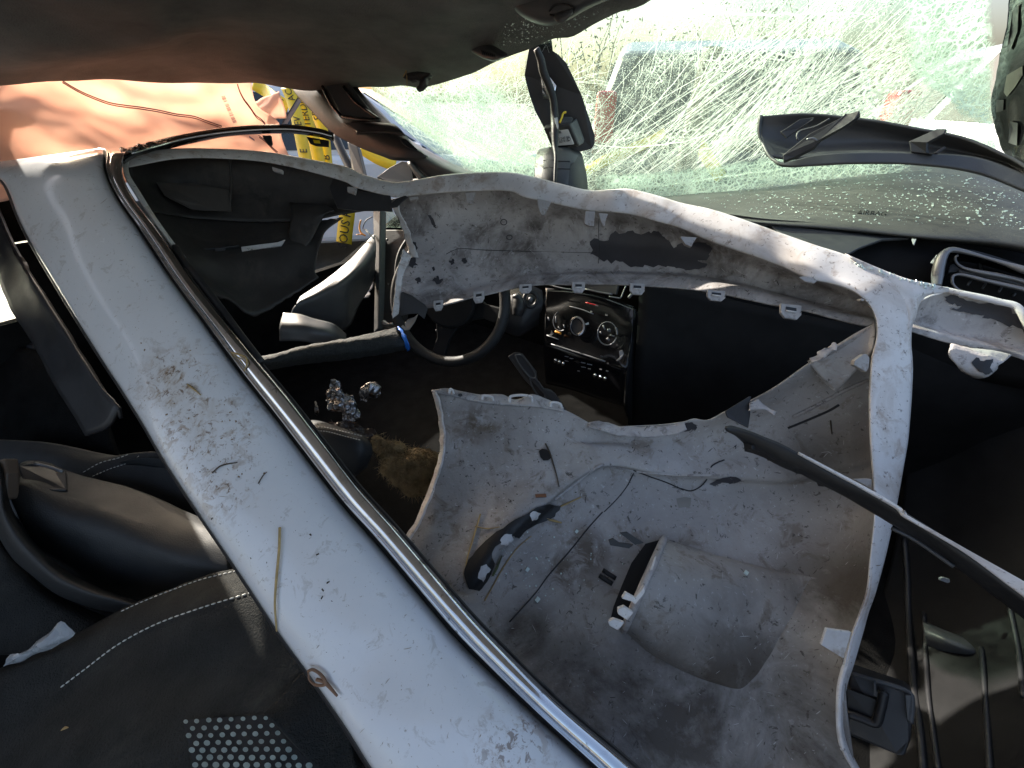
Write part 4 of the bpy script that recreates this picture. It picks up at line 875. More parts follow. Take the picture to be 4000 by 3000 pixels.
surf('torn_edge', [Q(2, [(325, 1340, 1.04), (350, 1370, 1.04), (390, 1450, 1.05), (420, 1560, 1.05), (450, 1651, 1.04)]), Q(2, [(380, 1310, 1.03), (375, 1360, 1.03), (430, 1470, 1.04), (470, 1580, 1.04), (500, 1660, 1.035)])], rim_paint, bump, 30, 6, .003, .004, 40, rough_edge=.004)
surf('torn_edge', [Q('d2', [(1180, 640, 1.02), (1110, 900, 1.0), (1085, 1150, .99), (1058, 1390, .98)]), Q('d2', [(1270, 720, 1.025), (1190, 900, 1.01), (1150, 1130, 1.0), (1130, 1340, .99)])], rim_paint, bump, 30, 6, .003, .003, 40, rough_edge=.003)
plate('torn_flap', Q('d2', [(1150, 1115, .99), (1170, 1105, .99), (1260, 1140, .985), (1330, 1190, .985), (1400, 1240, .985), (1440, 1290, .985), (1400, 1400, .99), (1330, 1340, .99), (1210, 1350, .995), (1130, 1370, 1.0)]), black_plastic, bump, .004, .001)
plate('torn_flap', Q('d1', [(1880, 1420, 1.0), (1800, 1480, 1.0), (1740, 1540, 1.0), (1650, 1555, 1.0), (1665, 1500, 1.0), (1730, 1440, 1.0), (1840, 1400, 1.0)]), black_plastic, bump, .004, .001)
# tabs on the rim
tab_mat = M('tab_plastic', (.36, .335, .32), .5, var=.15, vs=20, bump=.1, layers=[((.16, .12, .09), .5, .62, 40, .6), ((.05, .04, .03), .6, .63, 150, .7)])
def tab(k, pts, d, mat=tab_mat, t=.008):
    return plate('tab', Q(k, pts, d), mat, bump, t, .001)
tab('d1', [(195, 1045), (325, 1085), (318, 1130), (205, 1095)], .985, primer)
tab('d1', [(1125, 1290), (1240, 1300), (1220, 1388), (1125, 1355)], 1.005)
tab('d1', [(1888, 1425), (1995, 1410), (1998, 1445), (1900, 1465)], 1.005)
tab(2, [(805, 1242), (870, 1240), (852, 1290), (845, 1314), (822, 1314), (812, 1290)], .99)
tab(2, [(1268, 1278), (1358, 1300), (1340, 1340), (1312, 1388), (1292, 1384), (1276, 1340)], .925)
tab(2, [(1580, 1360), (1642, 1362), (1634, 1458), (1600, 1456), (1572, 1438)], .885)
tab(2, [(1664, 1372), (1726, 1378), (1710, 1420), (1702, 1462), (1690, 1456), (1674, 1410)], .875)
tab(3, [(0, 1524), (104, 1530), (80, 1565), (68, 1592), (30, 1575), (0, 1535)], .80)
tab(6, [(760, 135), (800, 130), (890, 150), (860, 178), (800, 165)], .695)
tab(6, [(1122, 672), (1180, 632), (1200, 632), (1218, 660), (1212, 720), (1195, 748), (1116, 702)], .632)
tab(6, [(1112, 1440), (1200, 1436), (1232, 1440), (1236, 1512), (1190, 1480)], .60, t=.004)
tab(9, [(940, 752), (1100, 775), (1082, 840), (1050, 946), (1010, 922), (905, 858)], .525, rim_paint, .004)
tab(8, [(0, 0), (1, 1), (1, 0)], .9) if False else None
tab(6, [(1160, 272), (1185, 280), (1178, 292), (1160, 286)], .66)
# slotted tabs on the flange
def slot_tab(k, cx, cy, wd, hh, tilt, d):
    ox = [(cx - wd, cy - hh), (cx + wd, cy - hh + tilt), (cx + wd, cy + hh*.3 + tilt), (cx + wd*.55, cy + hh + tilt*.8), (cx - wd*.6, cy + hh), (cx - wd, cy + hh*.3)]
    t = plate('slotted_tab', Q(k, ox, d), primer, bump, .006, .001)
    plate('tab_slot', Q(k, [(cx - wd*.5, cy - hh*.55, d - .0015), (cx + wd*.5, cy - hh*.55 + tilt*.75, d - .0015), (cx + wd*.5, cy - hh*.0 + tilt*.75, d - .0015), (cx - wd*.5, cy - hh*.0, d - .0015)]), ink, t, .0008)
    tube('tab_edge', Q(k, [(cx - wd*.5, cy, d - .002), (cx + wd*.5, cy + tilt*.75, d - .002)]), .0016, rim_paint, t, 6, 4)
for a in ((5, 630, 322, 30, 34, -6, 1.0), (5, 892, 268, 36, 38, -8, .995), (5, 1193, 213, 40, 30, -5, .97), (5, 1535, 202, 42, 36, 0, .93), (5, 1915, 210, 48, 38, 4, .89), (6, 230, 252, 58, 34, 8, .795), (6, 712, 352, 66, 48, 14, .725)):
    slot_tab(*a)
# flaked-off paint on the inner panel
def flake(objs, k, pts, mat=peel, par=None, seed=1, amp=6, nm='paint_flake', lift=.0012):
    return decal(nm, objs, ragged([q[:2] for q in Q(k, pts)], amp, 4, seed), mat, par or bump, lift, 12)
flake(upn, 2, [(1625, 1545), (1700, 1555), (1760, 1500), (1850, 1490), (1960, 1505), (2040, 1490), (2100, 1540), (2150, 1600), (2212, 1570), (2330, 1560), (2400, 1600), (2360, 1680), (2200, 1710), (2050, 1710), (1900, 1720), (1800, 1690), (1700, 1690), (1610, 1640)], seed=4, amp=9)
flake(upn, 6, [(-60, 20), (60, 10), (170, 50), (160, 75), (60, 92), (-30, 80), (-90, 60)], seed=6, amp=5)
flake(upn, 2, [(430, 1570), (470, 1560), (500, 1600), (470, 1640), (440, 1620)], seed=8)
flake(upn, 5, [(430, 20), (470, 10), (500, 60), (470, 75), (440, 60)], seed=9)
flake(upn, 5, [(590, 160), (620, 130), (650, 150), (655, 170), (620, 185)], seed=10)
flake(upn, 5, [(590, 75), (605, 68), (612, 90), (598, 98)], seed=11, amp=2)
flake(wing, 6, [(1690, 260), (1780, 250), (1850, 290), (2000, 300), (2130, 340), (2200, 420), (2240, 520), (2200, 470), (2080, 440), (2020, 410), (1940, 400), (1960, 380), (1860, 370), (1740, 345), (1810, 320), (1720, 300)], seed=12, amp=7)
flake(upn, 2, [(560, 1380), (585, 1390), (610, 1440), (620, 1470), (600, 1465), (580, 1420)], seed=13, amp=3)
for (x, y, sd_) in ((700, 30, 14), (480, 150, 15), (780, 20, 16)):
    flake(upn, 5, [(x, y), (x + 30, y - 10), (x + 40, y + 20), (x + 12, y + 28)], seed=sd_, amp=4)
tube('panel_crack', onsurf(upn, [q[:2] for q in Q(2, [(1668, 1400), (1664, 1500), (1670, 1600), (1662, 1700)])], .001), .0007, ink, bump, 5, 16, world=True)
tube('panel_crack', onsurf(upn, [q[:2] for q in Q(2, [(680, 1640), (760, 1605), (900, 1612), (1200, 1622), (1650, 1632)])], .001), .0007, ink, bump, 5, 24, world=True)
tube('moulded_ring', onsurf(upn, [(1968 + 12*math.cos(a), 868 + 11*math.sin(a)) for a in np.linspace(0, 6.28, 14)], .001), .001, peel, bump, 5, 20, world=True)
tube('moulded_ring', onsurf(upn, [(1990 + 11*math.cos(a), 928 + 9*math.sin(a)) for a in np.linspace(0, 6.28, 14)], .001), .001, peel, bump, 5, 20, world=True)
# dark inner panel at the far end
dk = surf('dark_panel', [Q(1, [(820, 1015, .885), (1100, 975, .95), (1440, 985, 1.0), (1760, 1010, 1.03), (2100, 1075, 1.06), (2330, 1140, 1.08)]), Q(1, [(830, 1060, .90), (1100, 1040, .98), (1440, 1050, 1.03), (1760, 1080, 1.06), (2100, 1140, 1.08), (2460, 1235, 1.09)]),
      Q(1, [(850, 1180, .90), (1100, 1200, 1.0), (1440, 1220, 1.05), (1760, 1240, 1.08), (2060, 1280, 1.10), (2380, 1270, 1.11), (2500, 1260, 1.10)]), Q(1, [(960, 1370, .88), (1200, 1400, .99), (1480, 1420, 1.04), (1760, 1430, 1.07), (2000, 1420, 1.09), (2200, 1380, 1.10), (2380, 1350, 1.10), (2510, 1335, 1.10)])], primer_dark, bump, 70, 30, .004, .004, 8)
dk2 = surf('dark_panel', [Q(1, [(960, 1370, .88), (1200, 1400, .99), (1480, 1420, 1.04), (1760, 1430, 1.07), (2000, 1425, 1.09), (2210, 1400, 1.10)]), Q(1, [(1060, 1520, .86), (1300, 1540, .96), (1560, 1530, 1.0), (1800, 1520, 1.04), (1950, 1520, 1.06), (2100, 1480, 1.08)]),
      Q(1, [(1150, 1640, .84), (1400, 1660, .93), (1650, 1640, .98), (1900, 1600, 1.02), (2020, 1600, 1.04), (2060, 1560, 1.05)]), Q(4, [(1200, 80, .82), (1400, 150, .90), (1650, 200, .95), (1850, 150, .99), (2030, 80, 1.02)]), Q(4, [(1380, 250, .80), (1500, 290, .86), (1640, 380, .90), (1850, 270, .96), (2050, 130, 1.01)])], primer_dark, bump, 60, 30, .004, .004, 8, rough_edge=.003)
tube('panel_slot_strip', Q(1, [(1190, 1620, .90), (1300, 1615, .93), (1420, 1605, .955), (1540, 1590, .975)]), .006, black_plastic, bump, 8, 12, .5)
for x, y in ((1240, 1627), (1420, 1608)):
    plate('slot', Q(1, [(x - 30, y - 6, .93), (x + 32, y - 12, .935), (x + 30, y + 6, .935), (x - 35, y + 12, .93)]), grey_plastic, bump, .002)
plate('slot_strip_torn', Q(1, [(1555, 1592, .975), (1700, 1572, 1.0), (1790, 1562, 1.01), (1838, 1545, 1.015), (1815, 1582, 1.01), (1700, 1600, .995), (1560, 1620, .97)]), rim_paint, bump, .003)
tube('panel_ridge', Q(1, [(1480, 1000, 1.0), (1490, 1150, 1.025), (1480, 1360, 1.025)]), .003, primer_dark, bump, 6, 12)
surf('stiffener', [Q(1, [(1860, 1300, 1.07), (1950, 1310, 1.075), (2100, 1320, 1.08)]), Q(1, [(1880, 1380, 1.05), (1980, 1370, 1.055), (2150, 1350, 1.065)]), Q(1, [(1860, 1500, 1.04), (1960, 1470, 1.045), (2080, 1400, 1.06)]), Q(1, [(1900, 1640, 1.03), (1960, 1600, 1.035), (2010, 1540, 1.045)])], primer_dark, bump, 16, 20, .005, .004, 20)
plate('dark_bracket', Q('d1', [(1000, 1120, 1.055), (1240, 1330, 1.05), (1500, 1380, 1.045), (1655, 1400, 1.04), (1680, 1600, 1.045), (1520, 1590, 1.05), (1250, 1590, 1.055), (1000, 1560, 1.06), (900, 1300, 1.06)]), black_plastic, bump, .006, .002)

plate('painted_lit_patch', Q(1, [(1005, 1175, .965), (1240, 1180, 1.0), (1480, 1225, 1.03), (1492, 1362, 1.02), (1240, 1352, .985), (1060, 1262, .96)]), M('lit_patch_paint', (.085, .075, .068), .6, bump=.1), bump, .003, .001)  # lit wedge on the dark panel, painted as a lighter plate
# lower inner panel
LOW = [
 [(1687, 1527, .86), (1748, 1533, .86), (1905, 1563, .85), (2087, 1576, .83), (2202, 1600, .82), (2293, 1648, .80), (2330, 1672, .80), (2438, 1666, .79), (2572, 1660, .78), (2670, 1648, .77), (2709, 1636, .765), (2763, 1642, .76), (2836, 1606, .75), (2926, 1569, .74), (3035, 1509, .72), (3163, 1418, .70), (3266, 1351, .68), (3435, 1255, .665)],
 [(1712, 1610, .855), (1900, 1640, .835), (2090, 1670, .815), (2300, 1720, .80), (2500, 1720, .79), (2720, 1700, .78), (2940, 1640, .765), (3160, 1520, .735), (3300, 1450, .705), (3435, 1400, .67)],
 [(1714, 1790, .815), (1780, 1900, .785), (1950, 1850, .785), (2150, 1775, .785), (2354, 1750, .78), (2600, 1770, .775), (2840, 1770, .77), (3100, 1700, .75), (3300, 1620, .71), (3435, 1580, .66)],
 [(1590, 2120, .745), (1700, 2190, .71), (1830, 2260, .685), (1950, 2120, .705), (2120, 1965, .735), (2354, 1822, .757), (2600, 1848, .757), (2840, 1858, .752), (3100, 1860, .735), (3300, 1810, .70), (3435, 1760, .645)],
 [(1600, 2180, .745), (1740, 2300, .705), (1860, 2320, .70), (1990, 2170, .725), (2150, 2010, .755), (2370, 1860, .778), (2600, 1885, .775), (2840, 1900, .767), (3100, 1910, .745), (3300, 1880, .705), (3435, 1840, .64)],
 [(1760, 2420, .68), (2000, 2400, .69), (2250, 2260, .715), (2500, 2130, .735), (2800, 2070, .735), (3100, 2080, .712), (3300, 2080, .67), (3425, 2060, .60)],
 [(1950, 2600, .635), (2200, 2570, .64), (2500, 2460, .66), (2800, 2360, .665), (3100, 2320, .65), (3280, 2310, .615), (3400, 2300, .575)],
 [(2180, 2850, .58), (2450, 2810, .595), (2700, 2710, .605), (3000, 2640, .60), (3180, 2620, .57), (3300, 2620, .538)],
 [(2420, 3100, .55), (2650, 3070, .56), (2850, 3040, .555), (3050, 3030, .545), (3200, 3030, .525), (3345, 3035, .51)],
]
low = surf('lower_panel', LOW, primer_low, bump, 150, 110, .003, .004, 6)
# top flange of the lower panel, ragged
TFc = [(1690, 1527, .862), (1760, 1530, .862), (1905, 1558, .852), (2087, 1572, .832), (2202, 1594, .822)]
surf('torn_flange', [[(1685, 1524, .855), (1745, 1516, .862), (1800, 1527, .86), (1870, 1540, .856), (1960, 1540, .848), (2010, 1560, .842), (2080, 1540, .835), (2140, 1560, .83), (2202, 1592, .823)], [(1690, 1532, .852), (1760, 1545, .852), (1905, 1574, .842), (2087, 1588, .822), (2202, 1606, .813)]], primer, bump, 60, 6, .003, .002, 40)
pc = surf('torn_flange', [Q(5, [(1590, 1068, .80), (1700, 1066, .793), (1830, 1100, .785), (2000, 1098, .775), (2150, 1090, .77), (2215, 1066, .768)]), Q(5, [(1595, 1100, .79), (1700, 1130, .782), (1830, 1160, .775), (2000, 1165, .765), (2150, 1150, .76), (2230, 1110, .76)])], primer, bump, 40, 8, .003, .003, 40, rough_edge=.003)
def loopt(k, x0, y0, x1, y1, hgt, d):
    tube('slot_loop', Q(k, [(x0, y0, d), (x0 + 8, y0 - hgt, d), (x1 - 8, y1 - hgt, d), (x1, y1, d)]), .0035, rim_paint, bump, 8, 20, .7)
loopt(5, 700, 885, 730, 892, 26, .85); loopt(5, 912, 925, 985, 935, 24, .84); loopt(5, 1090, 945, 1235, 945, 40, .82); loopt(5, 1355, 975, 1425, 985, 30, .80)
for (x, y) in ((772, 897),):
    plate('rivet_hole', [Q1(5, x + 14*math.cos(a), y + 11*math.sin(a), .838) for a in np.linspace(0, 6.28, 13)[:-1]], ink, bump, .001)
surf('left_edge', [Q(5, [(588, 868, .855), (610, 940, .85), (630, 1040, .845), (642, 1180, .83), (636, 1280, .815), (600, 1410, .795), (555, 1530, .775), (505, 1655, .755), (450, 1760, .74), (400, 1830, .735)]), Q(5, [(612, 880, .845), (635, 950, .84), (655, 1040, .835), (668, 1180, .82), (660, 1285, .805), (624, 1420, .785), (580, 1545, .765), (530, 1665, .745), (480, 1765, .73), (430, 1840, .725)])], rim_paint, bump, 50, 6, .004, .002, 50, rough_edge=.002)
# fog lamp sleeve: a tapered tube rising out of the lower panel
def pdep(px, py):
    h = hit(low, px, py)
    return (h[0] - CAM).dot(FW)
ST = [(2594, 2104), (2720, 2145), (2870, 2185), (3040, 2225), (3240, 2270)]
SB = [(2436, 2462), (2530, 2548), (2670, 2628), (2820, 2690), (2990, 2750)]
SV = []
for s_ in (0, .03, .1, .22, .38, .55, .72, .86, .95, 1.0):
    pf = max(0, math.sin(math.pi * s_ ** .85)) ** .55
    row = []
    for k_, hh in enumerate((.105, .085, .056, .022, -.014)):
        x_ = ST[k_][0]*(1-s_) + SB[k_][0]*s_; y_ = ST[k_][1]*(1-s_) + SB[k_][1]*s_
        row.append((x_, y_, pdep(x_, y_) + .003 - hh * pf))
    SV.append(row)
slv = surf('lamp_sleeve', SV, primer_low, bump, 44, 60, .003, .0014, 14)
tube('sleeve_lip', [r[0] for r in SV], .0062, primer, slv, 8, 30)
decal('sleeve_opening', low, [q[:2] for q in Q(8, [(2066, 178), (1965, 205), (1875, 330), (1815, 470), (1760, 610), (1735, 715), (1840, 730), (1930, 640), (2000, 500), (2070, 300)])], ink, bump, .002, 12)
for pts, d in (([(1815, 560), (1840, 520), (1900, 555), (1960, 480), (1965, 520), (1900, 600), (1880, 580)], .525), ([(1790, 625), (1830, 610), (1890, 650), (1850, 700), (1790, 660)], .535), ([(1728, 710), (1760, 690), (1832, 715), (1790, 765), (1735, 735)], .56)):
    plate('sleeve_clip', Q(8, pts, d), rim_paint, slv, .006, .001)
plate('sleeve_clip', Q(8, [(2030, 285, .555), (2038, 285, .555), (2012, 372, .545), (2000, 372, .545)]), rim_paint, slv, .004)
for pts in ([(1803, 138), (1850, 132), (1955, 200), (1900, 212)], [(1760, 172), (1800, 200), (1890, 212), (1860, 235), (1740, 215), (1730, 185)]):
    plate('broken_fin', Q(8, pts, .635), black_plastic, bump, .004)
for dx in (0, 22):
    p_ = onsurf(low, [q[:2] for q in Q(8, [(1690 - dx, 375 + dx*1.6), (1775 - dx, 430 + dx*1.6)])], .001)
    tube('vent_slit', p_, .004, ink, bump, 6, 5, world=True)
# black rubber strip lying along the crease
decal('rubber_strip', low, ragged([q[:2] for q in Q(8, [(1340, -60), (1420, -40), (1380, 30), (1190, 110), (1145, 165), (1110, 145), (1000, 225), (975, 270), (980, 345), (940, 440), (890, 500), (830, 490), (800, 400), (830, 310), (900, 230), (1010, 130), (1130, 50)])], 4, 3, 5), black_rubber, bump, .004, 12)
for pts in ([(1030, 185), (1060, 145), (1100, 140), (1105, 165), (1070, 200), (1030, 208)], [(885, 420), (910, 350), (940, 335), (955, 360), (925, 400), (905, 440)], [(1215, 20), (1240, -5), (1280, -5), (1260, 30), (1225, 45)]):
    decal('paint_scab', low, ragged([q[:2] for q in Q(8, pts)], 3, 3, 7), rim_paint, bump, .0055, 10)
decal('black_spot', low, [q[:2] for q in Q(5, [(1280, 1260), (1300, 1245), (1330, 1250), (1355, 1275), (1360, 1305), (1340, 1320), (1310, 1322), (1290, 1300)])], ink, bump, .002, 8)
decal('label_scrap', low, [q[:2] for q in Q(5, [(2165, 1565), (2215, 1555), (2260, 1560), (2255, 1615), (2180, 1625)])], M('old_label', (.24, .225, .20), .6, bump=.05), bump, .001, 10)
for nm, k, pts, r_ in (('crease_line', 5, [(1690, 1345), (1640, 1370), (1570, 1420), (1500, 1480), (1430, 1530), (1380, 1570)], .003), ('crease_line', 5, [(1690, 1345), (1800, 1365), (1900, 1385), (2000, 1398), (2212, 1412), (2500, 1412)], .0022),
                      ('panel_crack', 5, [(1890, 1380), (1990, 1420), (2100, 1460), (2212, 1510)], .0012), ('panel_crack', 6, [(0, 1500), (60, 1515), (120, 1490), (165, 1440), (195, 1360), (240, 1330), (280, 1315)], .0012),
                      ('panel_crack', 8, [(1690, 0), (1600, 100), (1480, 250), (1340, 410), (1260, 520), (1090, 710)], .0011), ('panel_crack', 5, [(1890, 1400), (1850, 1480), (1780, 1570), (1700, 1650)], .0012),
                      ('panel_crack', 6, [(690, 1110), (800, 1065), (950, 1000), (1020, 960)], .002), ('panel_ridge', 6, [(720, 1040), (900, 950), (1050, 870), (1210, 800)], .003), ('panel_ridge', 6, [(880, 760), (960, 840), (1020, 880)], .002)):
    p_ = onsurf(low, [q[:2] for q in Q(k, pts)], .0006)
    if len(p_) > 2:
        tube(nm, p_, r_, primer if 'crease' in nm or 'ridge' in nm else ink, bump, 6, 40, .5, world=True)
flake(low, 6, [(180, 1470), (230, 1440), (300, 1425), (370, 1430), (395, 1450), (330, 1465), (280, 1460), (220, 1480)], seed=21, amp=4)
flake(low, 6, [(530, 970), (560, 970), (555, 990), (540, 990)], seed=22, amp=2)
flake(low, 6, [(-10, 1090), (60, 1070), (110, 1090), (90, 1120), (10, 1130)], seed=23, amp=5)
flake(low, 6, [(340, 1225), (360, 1215), (352, 1245)], seed=24, amp=2)
# torn pieces on the right shoulder of the panel
plate('torn_flap', Q(6, [(285, 1000, .73), (440, 905, .72), (455, 905, .72), (440, 950, .72), (448, 1020, .72), (435, 1110, .715), (300, 1040, .725)]), black_plastic, bump, .004, .001)
surf('torn_lip', [Q(6, [(830, 665, .69), (900, 620, .685), (970, 560, .68), (1010, 570, .675)]), Q(6, [(850, 690, .685), (900, 660, .68), (950, 640, .675), (1000, 620, .67)])], primer, bump, 20, 6, .002, .003, 60, rough_edge=.006)
surf('torn_lip', [Q(6, [(440, 950, .715), (490, 920, .712), (560, 970, .71), (620, 1000, .705)]), Q(6, [(440, 1000, .71), (500, 990, .708), (560, 1000, .705), (600, 1030, .70)])], primer, bump, 14, 6, .002, .002, 60, rough_edge=.004)
surf('side_fin', [Q(6, [(820, 680, .70), (1000, 575, .685), (1120, 500, .675), (1255, 425, .665)]), Q(6, [(900, 780, .70), (1050, 680, .68), (1150, 580, .67), (1250, 480, .66)]), Q(6, [(1000, 880, .69), (1100, 770, .675), (1180, 680, .665), (1225, 600, .655)])], primer_low, bump, 24, 14, .003, .002, 20)
# ================================================================== loose trims
ts = surf('trim_strip', [Q(6, [(285, 1100, .60), (330, 1095, .60), (440, 1128, .59), (600, 1190, .575), (760, 1268, .56), (1000, 1395, .54), (1230, 1518, .52), (1430, 1640, .50)]) + Q(9, [(1800, 220, .46), (2212, 452, .43), (2500, 620, .41)]),
      Q(6, [(290, 1112, .595), (330, 1120, .595), (440, 1150, .585), (600, 1215, .57), (760, 1292, .555), (1000, 1425, .535), (1230, 1545, .515), (1420, 1660, .495)]) + Q(9, [(1830, 280, .455), (2212, 560, .425), (2500, 750, .405)]),
      Q(6, [(290, 1125, .597), (340, 1150, .597), (440, 1205, .59), (580, 1270, .575), (760, 1365, .56), (1000, 1490, .54), (1230, 1600, .52), (1400, 1690, .50)]) + Q(9, [(1800, 310, .46), (2212, 610, .43), (2500, 810, .41)]),
      Q(6, [(290, 1128, .605), (345, 1160, .605), (440, 1235, .60), (570, 1300, .585), (740, 1390, .57), (880, 1465, .56), (1100, 1580, .545), (1360, 1735, .52)]) + Q(9, [(1760, 352, .475), (2212, 690, .44), (2500, 900, .42)])], black_rubber, None, 90, 16, .004, .001, 40, idx=False)
tag(ts, 'long black rubber trim strip with a pale edge crossing the bumper cover at right', 'trim')
surf('pale_edge', [Q(6, [(760, 1262, .557), (1000, 1388, .537), (1230, 1510, .517), (1430, 1630, .497)]) + Q(9, [(1430, 0, .49), (1800, 215, .457), (2212, 446, .427), (2500, 610, .407)]),
      Q(6, [(762, 1270, .554), (1002, 1402, .534), (1228, 1530, .514), (1400, 1625, .496)]) + Q(9, [(1440, 25, .487), (1840, 272, .453), (2212, 545, .423), (2500, 735, .403)])], rim_paint, ts, 60, 6, .003)
tube('inner_line', Q(9, [(1360, 105, .505), (1500, 175, .495), (1760, 352, .47)]), .0025, grey_plastic, ts, 6, 12)
for (x, y, s) in ((420, 1225, 1.), (560, 1300, 1.), (740, 1390, .7), (885, 1470, .7)):
    plate('rubber_nub', Q(6, [(x - 25*s, y - 30*s, .60), (x + 35*s, y - 5*s, .585), (x + 40*s, y + 25*s, .585), (x - 5*s, y + 20*s, .595)]), black_rubber, ts, .006, .001)
fin = surf('rubber_fin', [Q(6, [(405, 1215, .60), (500, 1240, .59), (620, 1300, .575), (760, 1370, .56)]), Q(6, [(410, 1260, .605), (500, 1290, .595), (590, 1330, .585), (740, 1400, .57)])], black_rubber, ts, 20, 6, .006, .002, 60)
# pillar trim leaning on the windshield
pt = surf('pillar_trim', [Q(3, [(520, 748, .90), (800, 736, .86), (1190, 775, .81), (1500, 830, .775), (1830, 902, .74), (2090, 1012, .71), (2260, 1110, .69)]),
      Q(3, [(505, 820, .91), (800, 830, .88), (1190, 850, .83), (1500, 890, .795), (1830, 955, .76), (2090, 1035, .725), (2260, 1130, .70)]),
      Q(3, [(515, 900, .91), (800, 940, .885), (1190, 935, .835), (1500, 945, .80), (1830, 990, .765), (2090, 1050, .73), (2260, 1150, .70)]),
      Q(3, [(555, 1000, .89), (700, 1020, .87), (1000, 990, .83), (1400, 990, .785), (1830, 1018, .75), (2090, 1070, .72), (2260, 1165, .70)])], grey_plastic, None, 60, 24, .004, .001, 20)
tag(pt, 'loose dark grey pillar trim with broken clips resting against the cracked windshield', 'trim')
surf('trim_edge', [Q(3, [(520, 740, .895), (505, 830, .90), (515, 910, .90), (560, 1010, .88), (640, 1060, .86), (860, 1010, .83), (1100, 992, .80), (1500, 997, .765), (1900, 1025, .735), (2260, 1150, .70)]),
      Q(3, [(530, 745, .90), (516, 900, .90), (540, 970, .885), (590, 1040, .87), (660, 1078, .855), (860, 1072, .83), (1100, 1060, .80), (1500, 1066, .765), (1900, 1122, .735), (2260, 1260, .70)])], grey_plastic, pt, 60, 8, .006)
clip = [(Q(3, [(655, 1000, .83), (830, 860, .80), (1030, 760, .77), (1065, 728, .765), (1070, 735, .765), (1150, 712, .75), (1158, 735, .75), (1120, 770, .755), (1040, 820, .765), (900, 900, .79), (860, 950, .80), (740, 1010, .82), (660, 1040, .83)]), .012),
        (Q(3, [(640, 850, .87), (770, 765, .85), (860, 755, .84), (850, 775, .84), (760, 830, .855), (680, 890, .865)]), .006),
        (Q(3, [(1470, 910, .76), (1650, 830, .735), (1712, 830, .725), (1700, 860, .725), (1590, 920, .74), (1585, 980, .745), (1620, 995, .745), (1480, 980, .76)]), .01),
        (Q(3, [(1620, 990, .74), (1700, 940, .73), (1715, 950, .73), (1660, 990, .735)]), .006)]
for pts, t in clip:
    plate('broken_clip', pts, black_plastic, pt, t, .0015)
tube('clip_edge', Q(3, [(755, 905, .80), (748, 870, .80), (770, 845, .80), (870, 815, .785), (960, 765, .77)]), .002, grey_plastic, pt, 6, 16)
tube('clip_edge', Q(3, [(810, 900, .79), (850, 892, .785), (878, 908, .785)]), .002, silver, pt, 6, 8)
# near A-pillar with the black ceramic border
npil = surf('near_pillar', [Q(3, [(2130, -300, .66), (2115, 0, .70), (2060, 300, .755), (2015, 600, .80), (2005, 720, .815), (2035, 860, .82), (2100, 1000, .80), (2200, 1060, .76)]), Q(3, [(2200, -300, .63), (2180, 0, .67), (2140, 300, .72), (2100, 600, .765), (2090, 720, .78), (2120, 860, .785), (2180, 1000, .76), (2260, 1080, .73)]), Q(3, [(2400, -300, .58), (2400, 0, .61), (2400, 300, .65), (2400, 600, .69), (2400, 720, .70), (2400, 860, .70), (2400, 1000, .70), (2420, 1100, .68)])], gloss_black, car, 40, 16, .01, .004, 16)
npil.name = 'pillar'
for pts, mt in (([(2150, 60), (2190, 20), (2180, 200), (2130, 330), (2115, 300)], grey_plastic), ([(2110, 480), (2212, 420), (2212, 480), (2160, 560), (2110, 620), (2090, 590)], M('painted_reflection', (.16, .16, .14), .4, bump=.1)), ([(2045, 640), (2090, 640), (2085, 710), (2040, 720)], grey_plastic), ([(2130, 780), (2180, 790), (2175, 940), (2120, 920)], grey_plastic)):
    decal('pillar_reflection', npil, [q[:2] for q in Q(3, pts)], mt, npil, .002, 14)  # reflections on the glossy pillar, painted as paler decals
# loose black panel at the left
lf = surf('loose_trim_panel', [Q(4, [(-160, -330, 1.0), (-60, 0, .95), (60, 330, .90), (230, 600, .87), (380, 880, .84), (550, 1160, .81)]), Q(4, [(-100, -380, .985), (40, -40, .935), (180, 290, .885), (360, 590, .855), (520, 860, .825), (690, 1105, .795)]), Q(4, [(-60, -400, .97), (90, -60, .92), (270, 260, .87), (460, 560, .84), (620, 810, .81), (770, 975, .79)]), Q(4, [(-50, -400, .99), (110, -60, .94), (300, 260, .89), (490, 560, .86), (650, 810, .83), (795, 1045, .80)])], black_plastic, None, 50, 16, .006, .003, 12)
tag(lf, 'scuffed black trim panel hanging between the white bumper band and the rear side window', 'trim')
# torn rear side window: bright gap at the far left
wf = tube('window_frame', Q(4, [(-60, 350, 1.15), (40, 520, 1.12), (120, 560, 1.10), (240, 600, 1.08)]), .012, black_plastic, car, 8, 14)
surf('rear_trim', [Q(4, [(-200, 600, 1.10), (0, 585, 1.08), (200, 600, 1.05), (420, 640, 1.02)]), Q(4, [(-200, 800, 1.05), (100, 800, 1.02), (400, 900, .98), (640, 1000, .95)]), Q(4, [(-200, 1100, 1.02), (200, 1150, .98), (500, 1300, .95), (800, 1400, .92)]), Q(4, [(-200, 1600, 1.05), (200, 1700, 1.0), (700, 1800, .96), (1200, 1900, .92)])], carpet, car, 24, 16, .01)

